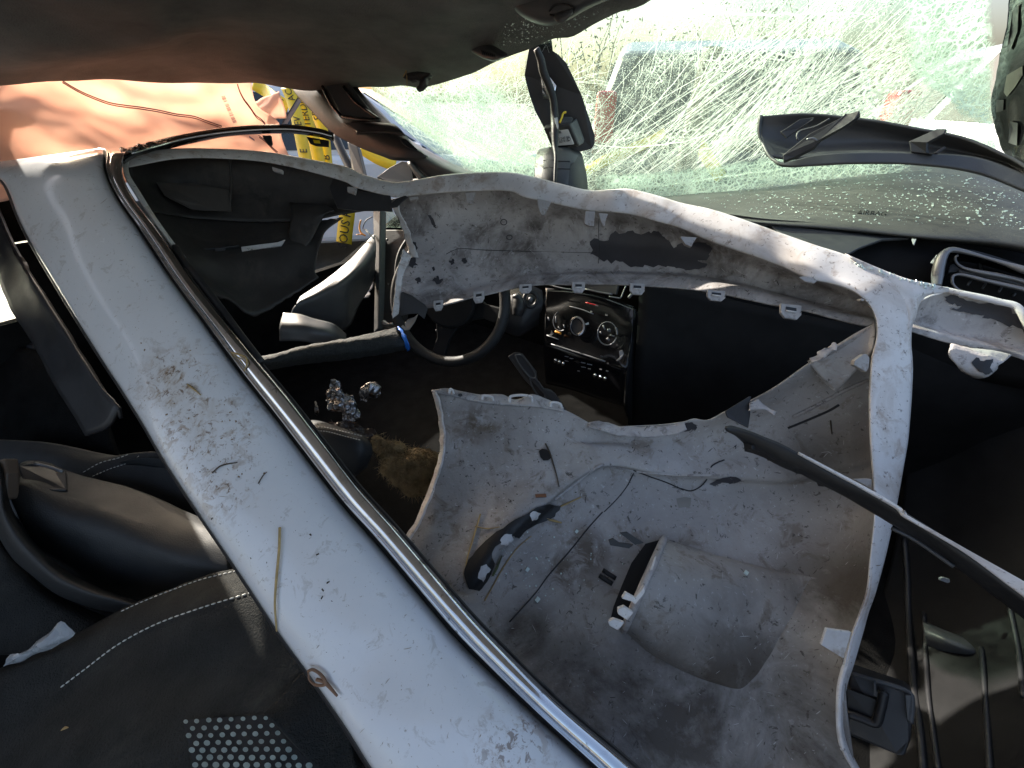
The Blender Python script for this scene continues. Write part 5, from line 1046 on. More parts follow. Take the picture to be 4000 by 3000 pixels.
# ================================================================== seats
ns = thing('front_seat', P(600, 2700, .7), 'black cloth front seat with white stitching and dotted insert, near left', 'seat')
cu_ = surf('seat_cushion', [Q(7, [(-300, 1130, .64), (10, 1000, .65), (130, 965, .655), (480, 785, .665), (830, 605, .675), (1100, 495, .68), (1350, 405, .685), (1530, 365, .685), (1800, 300, .69)]),
     Q(7, [(-300, 1200, .60), (20, 1060, .61), (480, 850, .625), (830, 680, .635), (1100, 580, .64), (1350, 500, .645), (1600, 440, .65), (1900, 380, .65)]),
     Q(7, [(-200, 1450, .565), (400, 1160, .58), (620, 1010, .59), (860, 860, .60), (1100, 760, .605), (1350, 660, .61), (1640, 560, .615), (1950, 500, .62)]),
     Q(7, [(-200, 1700, .53), (400, 1350, .545), (800, 1150, .56), (1200, 1050, .57), (1700, 900, .575), (2100, 800, .58)]),
     Q(7, [(-200, 2000, .49), (400, 1651, .50), (900, 1500, .51), (1300, 1400, .52), (1800, 1300, .53), (2200, 1200, .54)]),
     Q(7, [(-200, 2300, .46), (600, 2000, .465), (1200, 1900, .47), (1700, 1800, .48), (2300, 1650, .50)])], fabric, ns, 90, 60, .03, .003, 9)
def stitches(nm, obj, k, pts, n, r, par, lift=.0016):
    pp = onsurf(obj, [tuple(p) for p in hermite([(q[0], q[1], 0) for q in Q(k, [(a, b_, 0) for a, b_ in pts])], n * 3)[:, :2]], lift)
    V, Fc = [], []
    for i in range(0, len(pp) - 2, 3):
        v, f = sweep([pp[i], (pp[i] + pp[i+2]) * .5 + (CAM - pp[i]).normalized()*.0006, pp[i+2]], [r*.6, r, r*.6], 6)
        b0 = len(V); V += v; Fc += [tuple(x + b0 for x in q) for q in f]
    if V: return stuffpart(link(nm, V, Fc, thread, par))
stitches('stitching', cu_, 7, [(785, 645), (900, 592), (1100, 512), (1300, 440), (1530, 383)], 24, .0010, ns)
stitches('stitching', cu_, 7, [(400, 1130), (560, 1010), (760, 860), (1000, 730), (1300, 620), (1630, 520)], 34, .0012, ns)
for pts in ([(900, 592), (1100, 512), (1300, 440), (1530, 383)],):
    pass
dot = decal('dotted_insert', cu_, [q[:2] for q in Q(7, [(1185, 1345), (1400, 1328), (1700, 1308), (1760, 1330), (1900, 1480), (2060, 1670), (1700, 1720), (1270, 1740), (1230, 1540)])], M('mesh_fabric', (.012, .012, .013), .8, bump=.4, bs=600), ns, .002, 16)
V, Fc = [], []
for r_ in range(9):
    for c_ in range(14):
        x = 1205 + c_ * 74 + r_ * 10 + (37 if r_ % 2 else 0) - r_*c_*1.2
        y = 1356 + r_ * 46 - c_ * 4 + (c_ * r_) * .7
        if x > 1730 + (y - 1330) * .93 or x > 2060: continue
        px, py, _ = Q1(7, x, y, 0)
        s = (1 + (y - 1350) / 900) * random.uniform(.86, 1.05); px += random.uniform(-1.6, 1.6); py += random.uniform(-1.6, 1.6)
        pp = onsurf(cu_, [(px, py)] + [(px + 10.5*s*math.cos(a), py + 9.5*s*math.sin(a)) for a in np.linspace(0, 6.283, 11)[:-1]], .0035)
        if len(pp) == 11:
            b0 = len(V); V += pp
            Fc += [(b0, b0+1+(i+1) % 10, b0+1+i) for i in range(10)]
stuffpart(link('mesh_dots', V, Fc, M('mesh_dot', (.22, .27, .255), .8, var=.3, vs=40, bump=.2), ns))
sl = surf('side_cover', [Q(7, [(1700, 1300, .515), (1820, 1180, .53), (1960, 1020, .55), (2100, 900, .565)]), Q(7, [(1780, 1360, .505), (1960, 1240, .525), (2100, 1100, .545), (2250, 1000, .56)]), Q(7, [(2060, 1680, .49), (2200, 1560, .505), (2350, 1440, .52), (2500, 1300, .54)])], fabric, ns, 30, 20, .01, .003, 20)
# reclined seat back shell with rolled rim
bol = surf('seat_bolster', [Q('d7', [(120, 290, .80), (220, 225, .81), (400, 235, .83), (560, 300, .84), (800, 370, .84), (1100, 450, .83), (1400, 560, .82), (1750, 720, .80)]),
     Q('d7', [(90, 400, .765), (200, 370, .775), (400, 380, .79), (600, 430, .80), (850, 500, .80), (1150, 600, .79), (1450, 700, .78), (1900, 860, .76)]),
     Q('d7', [(80, 510, .745), (180, 440, .75), (330, 470, .75), (550, 560, .755), (850, 650, .755), (1150, 760, .75), (1450, 870, .745), (1950, 1000, .735)]),
     Q('d7', [(130, 640, .74), (300, 700, .735), (550, 770, .735), (850, 860, .735), (1150, 960, .73), (1450, 1050, .725), (2000, 1180, .72)]),
     Q('d7', [(250, 860, .76), (450, 960, .755), (700, 1060, .75), (950, 1140, .745), (1250, 1200, .74), (1500, 1220, .735), (2100, 1250, .73)]),
     Q('d7', [(450, 1150, .80), (650, 1270, .80), (850, 1360, .79), (1000, 1400, .785), (1250, 1420, .78), (1500, 1400, .775), (2100, 1400, .77)])], leather, ns, 60, 50, .006, .002, 10)
surf('seat_rim', [Q('d7', [(40, 200, .76), (70, 420, .74), (90, 600, .73), (190, 780, .725), (330, 960, .72), (550, 1150, .715), (800, 1290, .71), (1000, 1370, .705), (1200, 1440, .70)]),
     Q('d7', [(-30, 250, .73), (10, 450, .71), (30, 640, .70), (130, 830, .695), (290, 1020, .69), (500, 1210, .685), (760, 1345, .68), (1000, 1420, .68), (1180, 1470, .685)]),
     Q('d7', [(-120, 300, .74), (-60, 560, .72), (-20, 760, .71), (90, 960, .70), (250, 1120, .695), (480, 1300, .69), (740, 1420, .69), (960, 1470, .69), (1150, 1500, .69)]),
     Q('d7', [(-200, 400, .80), (-100, 700, .78), (0, 900, .76), (120, 1080, .75), (260, 1200, .745), (480, 1370, .74), (740, 1480, .735), (900, 1520, .73), (1050, 1540, .73)])], leather, ns, 50, 18, .006)
surf('seat_side_mesh', [Q('d7', [(-250, 700, .80), (-50, 900, .77), (150, 1120, .76), (450, 1360, .75), (750, 1500, .74), (1000, 1600, .73)]), Q('d7', [(-250, 1300, .74), (0, 1350, .73), (300, 1450, .72), (600, 1560, .71), (900, 1700, .70)]), Q('d7', [(-250, 1900, .70), (0, 1900, .69), (300, 1900, .68), (600, 1900, .675), (900, 1950, .67)])], fabric, ns, 30, 14, .006)
plate('recliner_cap', Q('d7', [(0, 210, .74), (35, 200, .74), (45, 330, .73), (40, 560, .725), (0, 565, .725), (-60, 560, .73), (-60, 220, .74)]), M('tan_plastic', (.13, .095, .07), .5, bump=.1), ns, .02, .004)
plate('seat_latch', Q('d7', [(150, 260, .79), (300, 232, .80), (450, 260, .815), (580, 320, .82), (585, 470, .775), (440, 465, .76), (230, 425, .765), (200, 410, .77)]), black_plastic, ns, .01, .003)
tube('latch_edge', Q('d7', [(300, 245, .79), (430, 275, .79), (540, 315, .79)]), .003, silver, ns, 6, 8, .5)
# far seat and rear bench
sb = surf('rear_bench', [Q(4, [(-150, 1180, .90), (300, 1200, .90), (700, 1280, .90), (1100, 1330, .90), (1500, 1400, .88)]), Q(4, [(-150, 1330, .88), (300, 1350, .88), (600, 1390, .87), (900, 1300, .89), (1200, 1300, .88), (1600, 1450, .86)]), Q(4, [(-150, 1700, .86), (300, 1700, .87), (700, 1750, .86), (1200, 1750, .86), (1700, 1800, .86)])], leather, None, 30, 20, .02, .004, 6)
tag(sb, 'black leather seat with double stitching, in shadow behind the white bumper band', 'seat')
stitches('stitching', sb, 4, [(540, 1395), (650, 1335), (780, 1300), (910, 1245)], 14, .0009, sb)
stitches('stitching', sb, 4, [(600, 1420), (720, 1370), (840, 1330), (900, 1290)], 14, .0009, sb)
dsx = surf('driver_seat', [Q(5, [(-260, 1060, .86), (-150, 1060, .86), (0, 1105, .85), (100, 1140, .85), (160, 1160, .86)]), Q(5, [(-260, 1110, .84), (-130, 1110, .83), (20, 1150, .82), (130, 1190, .82), (200, 1220, .845)]), Q(5, [(-260, 1240, .83), (-100, 1260, .815), (30, 1280, .81), (130, 1290, .815), (207, 1280, .845)]), Q(5, [(-260, 1360, .84), (-100, 1380, .83), (0, 1400, .83), (100, 1400, .835), (180, 1340, .855)]), Q(5, [(-260, 1460, .88), (-100, 1500, .88), (0, 1480, .88), (100, 1420, .88), (175, 1360, .88)])], leather, None, 40, 30, .02)
tag(dsx, 'black leather seat bolster with white double stitching between chrome strip and sheepskin', 'seat')
stitches('stitching', dsx, 4, [(2030, 1105), (2100, 1108), (2212, 1135), (2330, 1165)], 16, .0008, dsx)
stitches('stitching', dsx, 4, [(2050, 1128), (2120, 1135), (2212, 1160), (2320, 1190)], 16, .0008, dsx)
# ================================================================== right hand side: door card and storage
rd = surf('door_card', [Q(6, [(1470, 480, .98), (1700, 520, .95), (2000, 620, .90), (2300, 650, .86)]) , Q(6, [(1470, 1000, 1.05), (1700, 1000, 1.0), (2000, 1000, .93), (2300, 1000, .87)]), Q(6, [(1420, 1651, 1.05), (1700, 1651, .98), (2000, 1651, .90), (2300, 1651, .83)]), Q(9, [(1250, 700, .95), (1500, 700, .90), (1900, 700, .82), (2300, 700, .75)]), Q(9, [(1000, 1300, .82), (1450, 1300, .76), (1900, 1300, .70), (2300, 1300, .65)]), Q(9, [(1000, 1900, .70), (1450, 1900, .66), (1900, 1900, .61), (2300, 1900, .57)])], dark_plastic, car, 40, 40, .01, .003, 8)
for pts, r_ in (([(1440, 150), (1460, 400), (1470, 700), (1500, 1100), (1540, 1400), (1570, 1700)], .006), ([(1570, 650), (1580, 900), (1600, 1200), (1640, 1500), (1670, 1700)], .004), ([(1940, 880), (1960, 1100), (1980, 1400), (2000, 1700)], .004), ([(2120, 600), (2180, 900), (2212, 1200)], .004)):
    p_ = onsurf(rd, [q[:2] for q in Q(9, pts)], .002)
    tube('card_ridge', p_, r_, black_plastic, rd, 8, 24, world=True)
surf('card_pocket', [Q(9, [(1560, 700, .86), (1700, 760, .83), (1850, 820, .81), (1930, 870, .80)]), Q(9, [(1570, 780, .83), (1700, 830, .80), (1850, 890, .78), (1930, 920, .78)]), Q(9, [(1570, 880, .86), (1700, 940, .83), (1850, 980, .81), (1930, 985, .80)])], grey_plastic, car, 16, 10, .006)
bk = plate('storage_box', Q(9, [(1085, 1020, .64), (1440, 1140, .60), (1490, 1175, .595), (1495, 1300, .59), (1480, 1480, .585), (1440, 1580, .58), (1390, 1570, .585), (1060, 1430, .63)]), black_plastic, car, .05, .004)
tube('box_rim', Q(9, [(1100, 1040, .635), (1250, 1085, .615), (1440, 1145, .595), (1485, 1180, .588), (1490, 1260, .585), (1480, 1360, .582)]), .0035, grey_plastic, bk, 8, 30)
plate('box_rim', Q(9, [(1445, 1180, .588), (1490, 1180, .584), (1490, 1370, .58), (1460, 1340, .582)]), grey_plastic, bk, .004, .001)
plate('box_opening', Q(9, [(1070, 1140, .63), (1270, 1215, .608), (1300, 1230, .605), (1250, 1360, .606), (1080, 1300, .626)]), ink, bk, .002)
tube('box_frame', Q(9, [(1075, 1300, .622), (1160, 1330, .613), (1250, 1362, .603), (1285, 1280, .60), (1310, 1160, .60)]), .006, black_plastic, bk, 8, 24)
plate('box_web', Q(9, [(1245, 1090, .61), (1258, 1095, .61), (1262, 1160, .606), (1320, 1155, .60), (1310, 1225, .60), (1240, 1180, .608)]), grey_plastic, bk, .003)
tag(plate('glass_chip', Q(9, [(1672, 430, .80), (1690, 422, .80), (1732, 432, .80), (1735, 452, .80), (1720, 458, .80), (1675, 442, .80)]), bagm, None, .004), 'small bright glass chip in the dark door pocket at right', 'glass chip')

# ================================================================== curtain airbag
AB = [[(-300, 240, 1.22), (0, 250, 1.22), (400, 240, 1.28), (700, 260, 1.34), (900, 280, 1.38), (975, 290, 1.40)],
      [(-300, 400, 1.18), (0, 400, 1.19), (250, 380, 1.24), (500, 380, 1.30), (750, 390, 1.35), (900, 395, 1.38), (1000, 400, 1.40)],
      [(-300, 520, 1.15), (0, 510, 1.16), (250, 490, 1.22), (500, 480, 1.29), (750, 470, 1.35), (900, 470, 1.38), (1085, 465, 1.40)],
      [(-300, 640, 1.10), (0, 620, 1.12), (250, 600, 1.17), (500, 580, 1.24), (750, 570, 1.31), (900, 560, 1.36), (1105, 540, 1.40)],
      [(-300, 800, 1.06), (0, 780, 1.08), (250, 720, 1.12), (500, 700, 1.18), (750, 690, 1.28), (900, 680, 1.34), (1140, 640, 1.39)]]
for r_, (y_, d_) in zip(AB, ((230, .88), (400, .86), (530, .84), (660, .81), (830, .78))):
    r_.insert(0, (-1000, y_, d_ * 1.12))
ab = surf('curtain_airbag', pull(AB), airbag_cloth, None, 110, 60, .0015, .030, 6)
tag(ab, 'peach deployed curtain airbag hanging over the far side windows, dark stitched seams', 'airbag')
flap = surf('airbag_flap', [Q(1, [(1640, 655, 1.39), (1700, 620, 1.38), (1760, 602, 1.37), (1800, 590, 1.37)]), Q(1, [(1650, 720, 1.37), (1720, 690, 1.365), (1770, 680, 1.36), (1825, 670, 1.36)]), Q(1, [(1640, 800, 1.38), (1700, 775, 1.37), (1780, 770, 1.37), (1845, 760, 1.37)])], airbag_cloth, ab, 16, 12, .001, .01, 14)
def seam(k, pts, off):
    for dy in (0, off):
        p_ = onsurf([ab], [q[:2] for q in Q(k, [(x + dy*.3, y + dy) for x, y in pts])], .003)
        if len(p_) > 2: tube('seam', p_, .0016, seam_ink, ab, 5, 60, world=True)
seam(1, [(400, 522), (480, 570), (560, 610), (700, 662), (800, 680), (900, 695), (1020, 715), (1130, 738), (1250, 755), (1330, 785), (1430, 820)], 13)
seam(1, [(1528, 545), (1545, 590), (1572, 640), (1610, 690), (1650, 745), (1690, 775), (1712, 800)], 14)
seam(1, [(1670, 880), (1710, 910), (1760, 960), (1790, 985)], 12)
V, Fc = [], []
xx = 0.0
for i in range(34):
    t0 = i / 34; t1 = t0 + random.choice((.008, .014, .02))
    a = np.array([1424, 625]) * (1-t0) + np.array([1505, 805]) * t0; b_ = np.array([1424, 625]) * (1-t1) + np.array([1505, 805]) * t1
    wd = np.array([24, -8])
    if 6 < i < 9 or 24 < i < 26: continue
    pp = onsurf([ab], [Q1(1, *p, 0)[:2] for p in (a, a + wd, b_ + wd, b_)], .003)
    if len(pp) == 4:
        b0 = len(V); V += pp; Fc.append((b0, b0+1, b0+2, b0+3))
for i in range(10):
    t0 = i / 10; a = np.array([1605, 882]) * (1-t0) + np.array([1640, 905]) * t0
    pp = onsurf([ab], [Q1(1, *p, 0)[:2] for p in (a, a + (3, 0), a + (5, 12), a + (2, 12))], .003)
    if len(pp) == 4:
        b0 = len(V); V += pp; Fc.append((b0, b0+1, b0+2, b0+3))
stuffpart(link('printed_code', V, Fc, M('faded_ink', (.16, .11, .16), .7, bump=0), ab, False))

# ================================================================== small loose things
fo = thing('foil_wrapper', P(*Q1(5, 60, 1000, .98)), 'crumpled silver foil wrapper on the dark floor beside the seat', 'wrapper')
def crumple(nm, k, pts, d, mat, par, amp=.02, n=14, dd=.02):
    c = np.mean(pts, 0)
    rows = []
    for t in np.linspace(1, .02, 6):
        rows.append([Q1(k, c[0] + (p[0]-c[0])*t, c[1] + (p[1]-c[1])*t, d - dd*(1-t*t)) for p in pts + pts[:1]])
    o = surf(nm, rows, mat, par, 40, n, .001, amp, 38)
    for p in o.data.polygons: p.use_smooth = False
    return o
crumple('foil_sheet', 5, [(-90, 830), (-50, 800), (-10, 850), (40, 870), (80, 915), (130, 940), (122, 1000), (112, 1060), (60, 1080), (10, 1030), (-40, 990), (-80, 920)], .98, foil, fo, .022, 26, .03)
crumple('foil_sheet', 5, [(120, 930), (135, 870), (160, 830), (190, 815), (235, 832), (248, 870), (215, 918), (170, 945)], .965, foil, fo, .016, 20)
crumple('foil_sheet', 4, [(2030, 935), (2045, 940), (2055, 1010), (2045, 1035), (2030, 1020)], .95, foil, fo, .006)
pb = crumple('plastic_wrap', 5, [(-60, 1070), (60, 1080), (150, 1100), (220, 1150), (200, 1230), (140, 1190), (60, 1150), (-60, 1120)], .97, M('brown_wrap', (.06, .04, .03), .3, var=.4, bump=.4), None, .016)
tag(pb, 'crumpled dark brown plastic wrap below the silver foil', 'wrapper')
for nm, pts, lab, seed in (('sheepskin', [(258, 1330), (290, 1280), (360, 1270), (430, 1285), (450, 1245), (540, 1235), (640, 1290), (650, 1450), (580, 1530), (470, 1540), (380, 1500), (300, 1440), (265, 1390)], 'brown woolly sheepskin lying on the floor behind the bumper edge', 1), ('straw_clump', [(205, 1180), (240, 1150), (290, 1180), (360, 1190), (430, 1230), (420, 1270), (330, 1290), (250, 1300), (215, 1250)], 'small tangled clump of straw above the sheepskin', 2)):
    base = crumple(nm, 5, pts, .93 if seed == 1 else .945, fur, None, .010, 16, .05 if seed == 1 else .025)
    tag(base, lab, 'sheepskin' if seed == 1 else 'straw')
    V, Fc = [], []
    rnd = random.Random(seed)
    me = base.data
    polys = list(me.polygons)
    for i in range(2600 if seed == 1 else 500):
        p = rnd.choice(polys)
        q = p.center + WL[base]
        n = p.normal.copy()
        if n.dot(CAM - q) < 0: n = -n
        L = rnd.uniform(.008, .018)
        d_ = (n + Vector((rnd.gauss(0, .6), rnd.gauss(0, .6), rnd.gauss(0, .6) - .2))).normalized()
        s_ = d_.orthogonal().normalized() * .0009
        q += Vector((rnd.gauss(0, .003), rnd.gauss(0, .003), rnd.gauss(0, .003)))
        e_ = q + d_ * L + Vector((0, 0, -.004))
        b0 = len(V); V += [q - s_, q + s_, e_]; Fc.append((b0, b0+1, b0+2))
    stuffpart(link('wool' if seed == 1 else 'stalks', V, Fc, fur, base, False))
sc = crumple('plastic_scrap', 7, [(15, 1000), (60, 930), (110, 930), (200, 860), (290, 795), (395, 702), (440, 740), (482, 790), (350, 865), (240, 910), (130, 970)], .62, bagm, None, .004, 12, .01)
tag(sc, 'clear plastic scrap on the seat edge at lower left', 'plastic scrap')
wood_chip = tag(plate('yellow_crumb', Q(7, [(380, 1420, .535), (400, 1395, .535), (450, 1390, .535), (465, 1405, .535), (440, 1415, .535), (400, 1425, .535)]), straw, None, .004, .001), 'yellowish crumb on the dark seat cloth', 'crumb')
# straws, twigs on the bumper
def stalk(nm, objs, k, pts, r_, mat, lab, lift=.002):
    p_ = onsurf(objs, [q[:2] for q in Q(k, pts)], lift)
    if len(p_) > 1:
        return tag(tube(nm, p_, [r_, r_, r_*.6], mat, None, 6, max(10, 6*len(p_)), world=True), lab, 'straw' if mat is straw else 'twig')
stalk('straw', [band], 7, [(1812, 100), (1808, 250), (1795, 400), (1785, 560), (1787, 640), (1800, 760), (1840, 850), (1900, 940), (1990, 1050)], .0017, straw, 'long bent straw lying down the white painted band', .003)
stalk('straw', [band], 7, [(1985, 1045), (2060, 1070), (2110, 1090), (2140, 1120), (2190, 1180)], .0022, M('red_straw', (.22, .12, .07), .7), 'reddish curled stalk at the left edge of the white band', .004)
stalk('straw', [band], 7, [(2010, 1010), (2040, 1005), (2100, 1050), (2120, 1100), (2060, 1100), (2020, 1060), (2012, 1015)], .0018, MATS['red_straw'], 'looped reddish stalk on the lower white band', .005)
stalk('straw', [band, chB], 4, [(1490, 630), (1540, 635), (1590, 660), (1600, 700), (1575, 750)], .0016, straw, 'curled straw caught on the chrome moulding', .003)
stalk('straw', [band, chB], 4, [(1500, 640), (1560, 670), (1590, 710)], .0010, straw, 'thin straw under the curled one on the chrome moulding', .003)
stalk('twig', [band], 4, [(1375, 1400), (1430, 1355), (1535, 1333)], .0011, twigm, 'bent dark twig in the middle of the white band')
stalk('twig', [band], 4, [(1215, 830), (1260, 865), (1300, 900)], .0013, straw, 'short pale twig stuck in the mud on the white band')
stalk('twig', [band], 4, [(1670, 1470), (1700, 1420), (1725, 1395)], .0009, twigm, 'tiny dark twig low on the white band')
stalk('twig', [low], 5, [(1322, 1212), (1350, 1270), (1375, 1350), (1395, 1420), (1410, 1490)], .0016, twigm, 'thin dark twig crossing the black spot on the grey panel')
stalk('straw', [low], 8, [(905, 15), (880, 100), (850, 200), (820, 300), (805, 400)], .0014, straw, 'dry straw upright beside the black rubber strip')
stalk('straw', [low], 8, [(870, 95), (950, 110), (1030, 98)], .001, straw, 'short straw crossing near the rubber strip')
stalk('straw', [low], 5, [(1360, 1640), (1450, 1600), (1550, 1555)], .0016, straw, 'pale straw right of the rubber strip')
stalk('straw', [low], 8, [(930, 570), (980, 480), (1040, 370), (1140, 230), (1230, 155)], .0010, straw, 'long thin straw running below the rubber strip')
stalk('straw', [low], 8, [(1325, 42), (1370, 55), (1425, 70)], .0022, straw, 'small broken straw right of the rubber strip end')
stalk('twig', [low], 6, [(965, 1060), (970, 1110), (975, 1150)], .0013, twigm, 'dark twig in the shaded corner by the right rim')
p_ = onsurf([low], [q[:2] for q in Q(5, [(1255, 1540), (1325, 1535), (1328, 1555), (1260, 1560)])], .003)
tag(plate('wood_splinter', p_, M('red_wood', (.20, .085, .04), .7), None, .002, world=True), 'small reddish wood splinter above the black rubber strip', 'splinter')
decal_leaf = tag(decal('leaf', low, [q[:2] for q in Q(8, [(965, 410), (990, 350), (1030, 265), (1035, 275), (1010, 360), (985, 410)])], leafm, None, .004, 8), 'dull green leaf beside the black rubber strip', 'leaf')
# crumbs of glass and mud
def crumbs(nm, objs, poly_k, poly, n, smin, smax, mat, lab, cat, seed, flat=.6, stretch=1):
    rnd = random.Random(seed)
    P2 = [q[:2] for q in Q(poly_k, [(a, b_, 0) for a, b_ in poly])]
    xs = [p[0] for p in P2]; ys = [p[1] for p in P2]
    def inside(x, y):
        c = False
        for i in range(len(P2)):
            (x1, y1), (x2, y2) = P2[i], P2[i-1]
            if (y1 > y) != (y2 > y) and x < (x2-x1)*(y-y1)/(y2-y1) + x1: c = not c
        return c
    V, Fc = [], []
    tries = 0
    while n > 0 and tries < 20000:
        tries += 1
        x, y = rnd.uniform(min(xs), max(xs)), rnd.uniform(min(ys), max(ys))
        if not inside(x, y): continue
        h = hit(objs, x, y)
        if not h: continue
        n -= 1
        s_ = smin + (smax - smin) * rnd.random() ** 3
        z = h[1]; t = (z.orthogonal() + Vector((rnd.gauss(0, 1), rnd.gauss(0, 1), rnd.gauss(0, 1)))).cross(z).normalized(); b_ = z.cross(t)
        b0 = len(V)
        for i in (-.5, .5):
            for j in (-.5, .5):
                for k in (0, flat):
                    V.append(h[0] + t*s_*(i + rnd.uniform(-.2, .2))*stretch + b_*s_*(j + rnd.uniform(-.2, .2)) + z*s_*k)
        Fc += [tuple(b0 + q for q in f) for f in ((0,1,3,2), (4,6,7,5), (0,4,5,1), (2,3,7,6), (0,2,6,4), (1,5,7,3))]
    o = link(nm, V, Fc, mat, None, False)
    return tag(o, lab, cat, kind='stuff')
crumbs('glass_crumbs', [db], 3, [(0, 1215), (700, 1190), (1100, 1150), (1500, 1110), (1900, 1130), (2212, 1260), (2212, 1480), (1900, 1440), (1300, 1450), (700, 1400), (200, 1330)], 1100, .0005, .0026, glassbit, 'glass crumbs scattered over the dashboard top', 'glass', 11, .5, 1.8)
crumbs('headliner_crumbs', [head], 2, [(1050, 150), (1300, 100), (1450, 100), (1700, 60), (1500, 190), (1250, 270), (1050, 290)], 260, .0006, .0024, glassbit, 'fine glass dust on the headliner near the roof edge', 'glass', 12)
crumbs('panel_crumbs', [low], 8, [(950, 150), (1500, 50), (1900, 100), (1800, 400), (1300, 560), (950, 560)], 110, .0006, .0024, glassbit, 'glass crumbs on the grey panel below the rubber strip', 'glass', 13)
crumbs('panel_dirt', [low], 5, [(640, 1000), (1400, 1050), (2200, 1250), (2212, 1651), (600, 1651)], 90, .0006, .0020, twigm, 'dark dirt specks over the grey lower panel', 'dirt', 14, .4, 1.6)
crumbs('band_dirt', [band], 4, [(800, 450), (1150, 420), (1450, 850), (1600, 1100), (1750, 1450), (1250, 1500), (900, 950)], 130, .0005, .0020, M('mud', (.22, .14, .075), .9, bump=.3), 'mud specks spattered on the white painted band', 'dirt', 15, .3, 1.8)
crumbs('band_dirt_low', [band], 7, [(1350, 20), (2000, 20), (2212, 500), (2212, 1100), (1900, 800)], 22, .0005, .0018, twigm, 'few dark specks low on the white painted band', 'dirt', 16, .3, 2.2)
crumbs('web_crumbs', [web, rimL], 6, [(1080, 20), (1250, 80), (1650, 195), (1600, 220), (1300, 120), (1080, 60)], 60, .001, .004, glassbit, 'glass crumbs along the upper corner of the bumper rim', 'glass', 17)
for (k, x, y, s_, lab) in ((8, 1270, 565, .007, 'square pale green glass cube on the grey panel under the crack'), (8, 1205, 370, .006, 'pale green glass cube near the rubber strip'), (9, 417, 396, .006, 'small greenish glass cube above the lamp sleeve'), (8, 1522, 125, .005, 'tiny glass cube at the upper edge of the dirty crack')):
    px, py, _ = Q1(k, x, y, 0)
    h = hit([low, slv], px, py)
    t = h[1].orthogonal().normalized()
    tag(box('glass_cube', h[0] + h[1]*.002, s_*1.2, s_, .004, t, h[1].cross(t), h[1], glassbit, None, .0008), lab, 'glass cube', 'glass cubes on the bumper')

# scratches and scuffs in the primer
def scratches(nm, obj, par, k, box4, n, mat, seed, lmin=15, lmax=90, wmin=.0003, wmax=.0010, ang=None):
    rnd = random.Random(seed); V, Fc = [], []
    for _ in range(n):
        x, y = rnd.uniform(box4[0], box4[2]), rnd.uniform(box4[1], box4[3]); L = lmin + (lmax - lmin) * rnd.random() ** 3
        a_ = rnd.uniform(0, math.pi) if ang is None else R(rnd.gauss(*ang)); cv = rnd.gauss(0, .25); m_ = 6
        pts = []
        for i in range(m_):
            pts.append((x, y)); x += math.cos(a_) * L / m_; y += math.sin(a_) * L / m_; a_ += cv / m_
        s_ = [hit(obj, *Q1(k, *p, 0)[:2]) for p in pts]
        if any(h is None for h in s_): continue
        wd = rnd.uniform(wmin, wmax); b0 = len(V)
        for i, h in enumerate(s_):
            t = (s_[min(i+1, m_-1)][0] - s_[max(i-1, 0)][0]).normalized(); q = h[1].cross(t) * wd * .5 * math.sin(math.pi * (i + .3) / m_)
            V += [h[0] + h[1]*.0007 - q, h[0] + h[1]*.0007 + q]
        Fc += [(b0+2*i, b0+2*i+1, b0+2*i+3, b0+2*i+2) for i in range(m_-1)]
    return stuffpart(link(nm, V, Fc, mat, par, False))
pale_scr = M('pale_scratch', (.42, .41, .40), .6, bump=0); dark_scr = M('dark_scratch', (.06, .05, .042), .7, bump=0)
scratches('scratches', low, bump, 0, (880, 840, 1880, 1640), 300, pale_scr, 31, 3, 30)
scratches('scuffs', low, bump, 0, (880, 840, 1880, 1640), 260, dark_scr, 32, 2, 18, .0004, .0014)
scratches('scratches', upn, bump, 0, (860, 410, 1860, 690), 260, pale_scr, 33, 4, 26, .0004, .0014)
scratches('scuffs', upn, bump, 0, (860, 410, 1860, 690), 180, dark_scr, 34, 2, 16, .0005, .0018)
scratches('scratches', slv, slv, 0, (1350, 1170, 1700, 1500), 60, pale_scr, 35, 4, 30)
scratches('scuffs', rimL, bump, 0, (480, 330, 1980, 1650), 300, M('rim_scuff', (.20, .14, .09), .7, bump=0), 36, 3, 16, .0004, .0014)
scratches('scuffs', band, bump, 0, (60, 380, 1300, 1640), 260, M('band_scuff', (.30, .25, .20), .7, bump=0), 37, 3, 26, .0003, .0010, (125, 30))
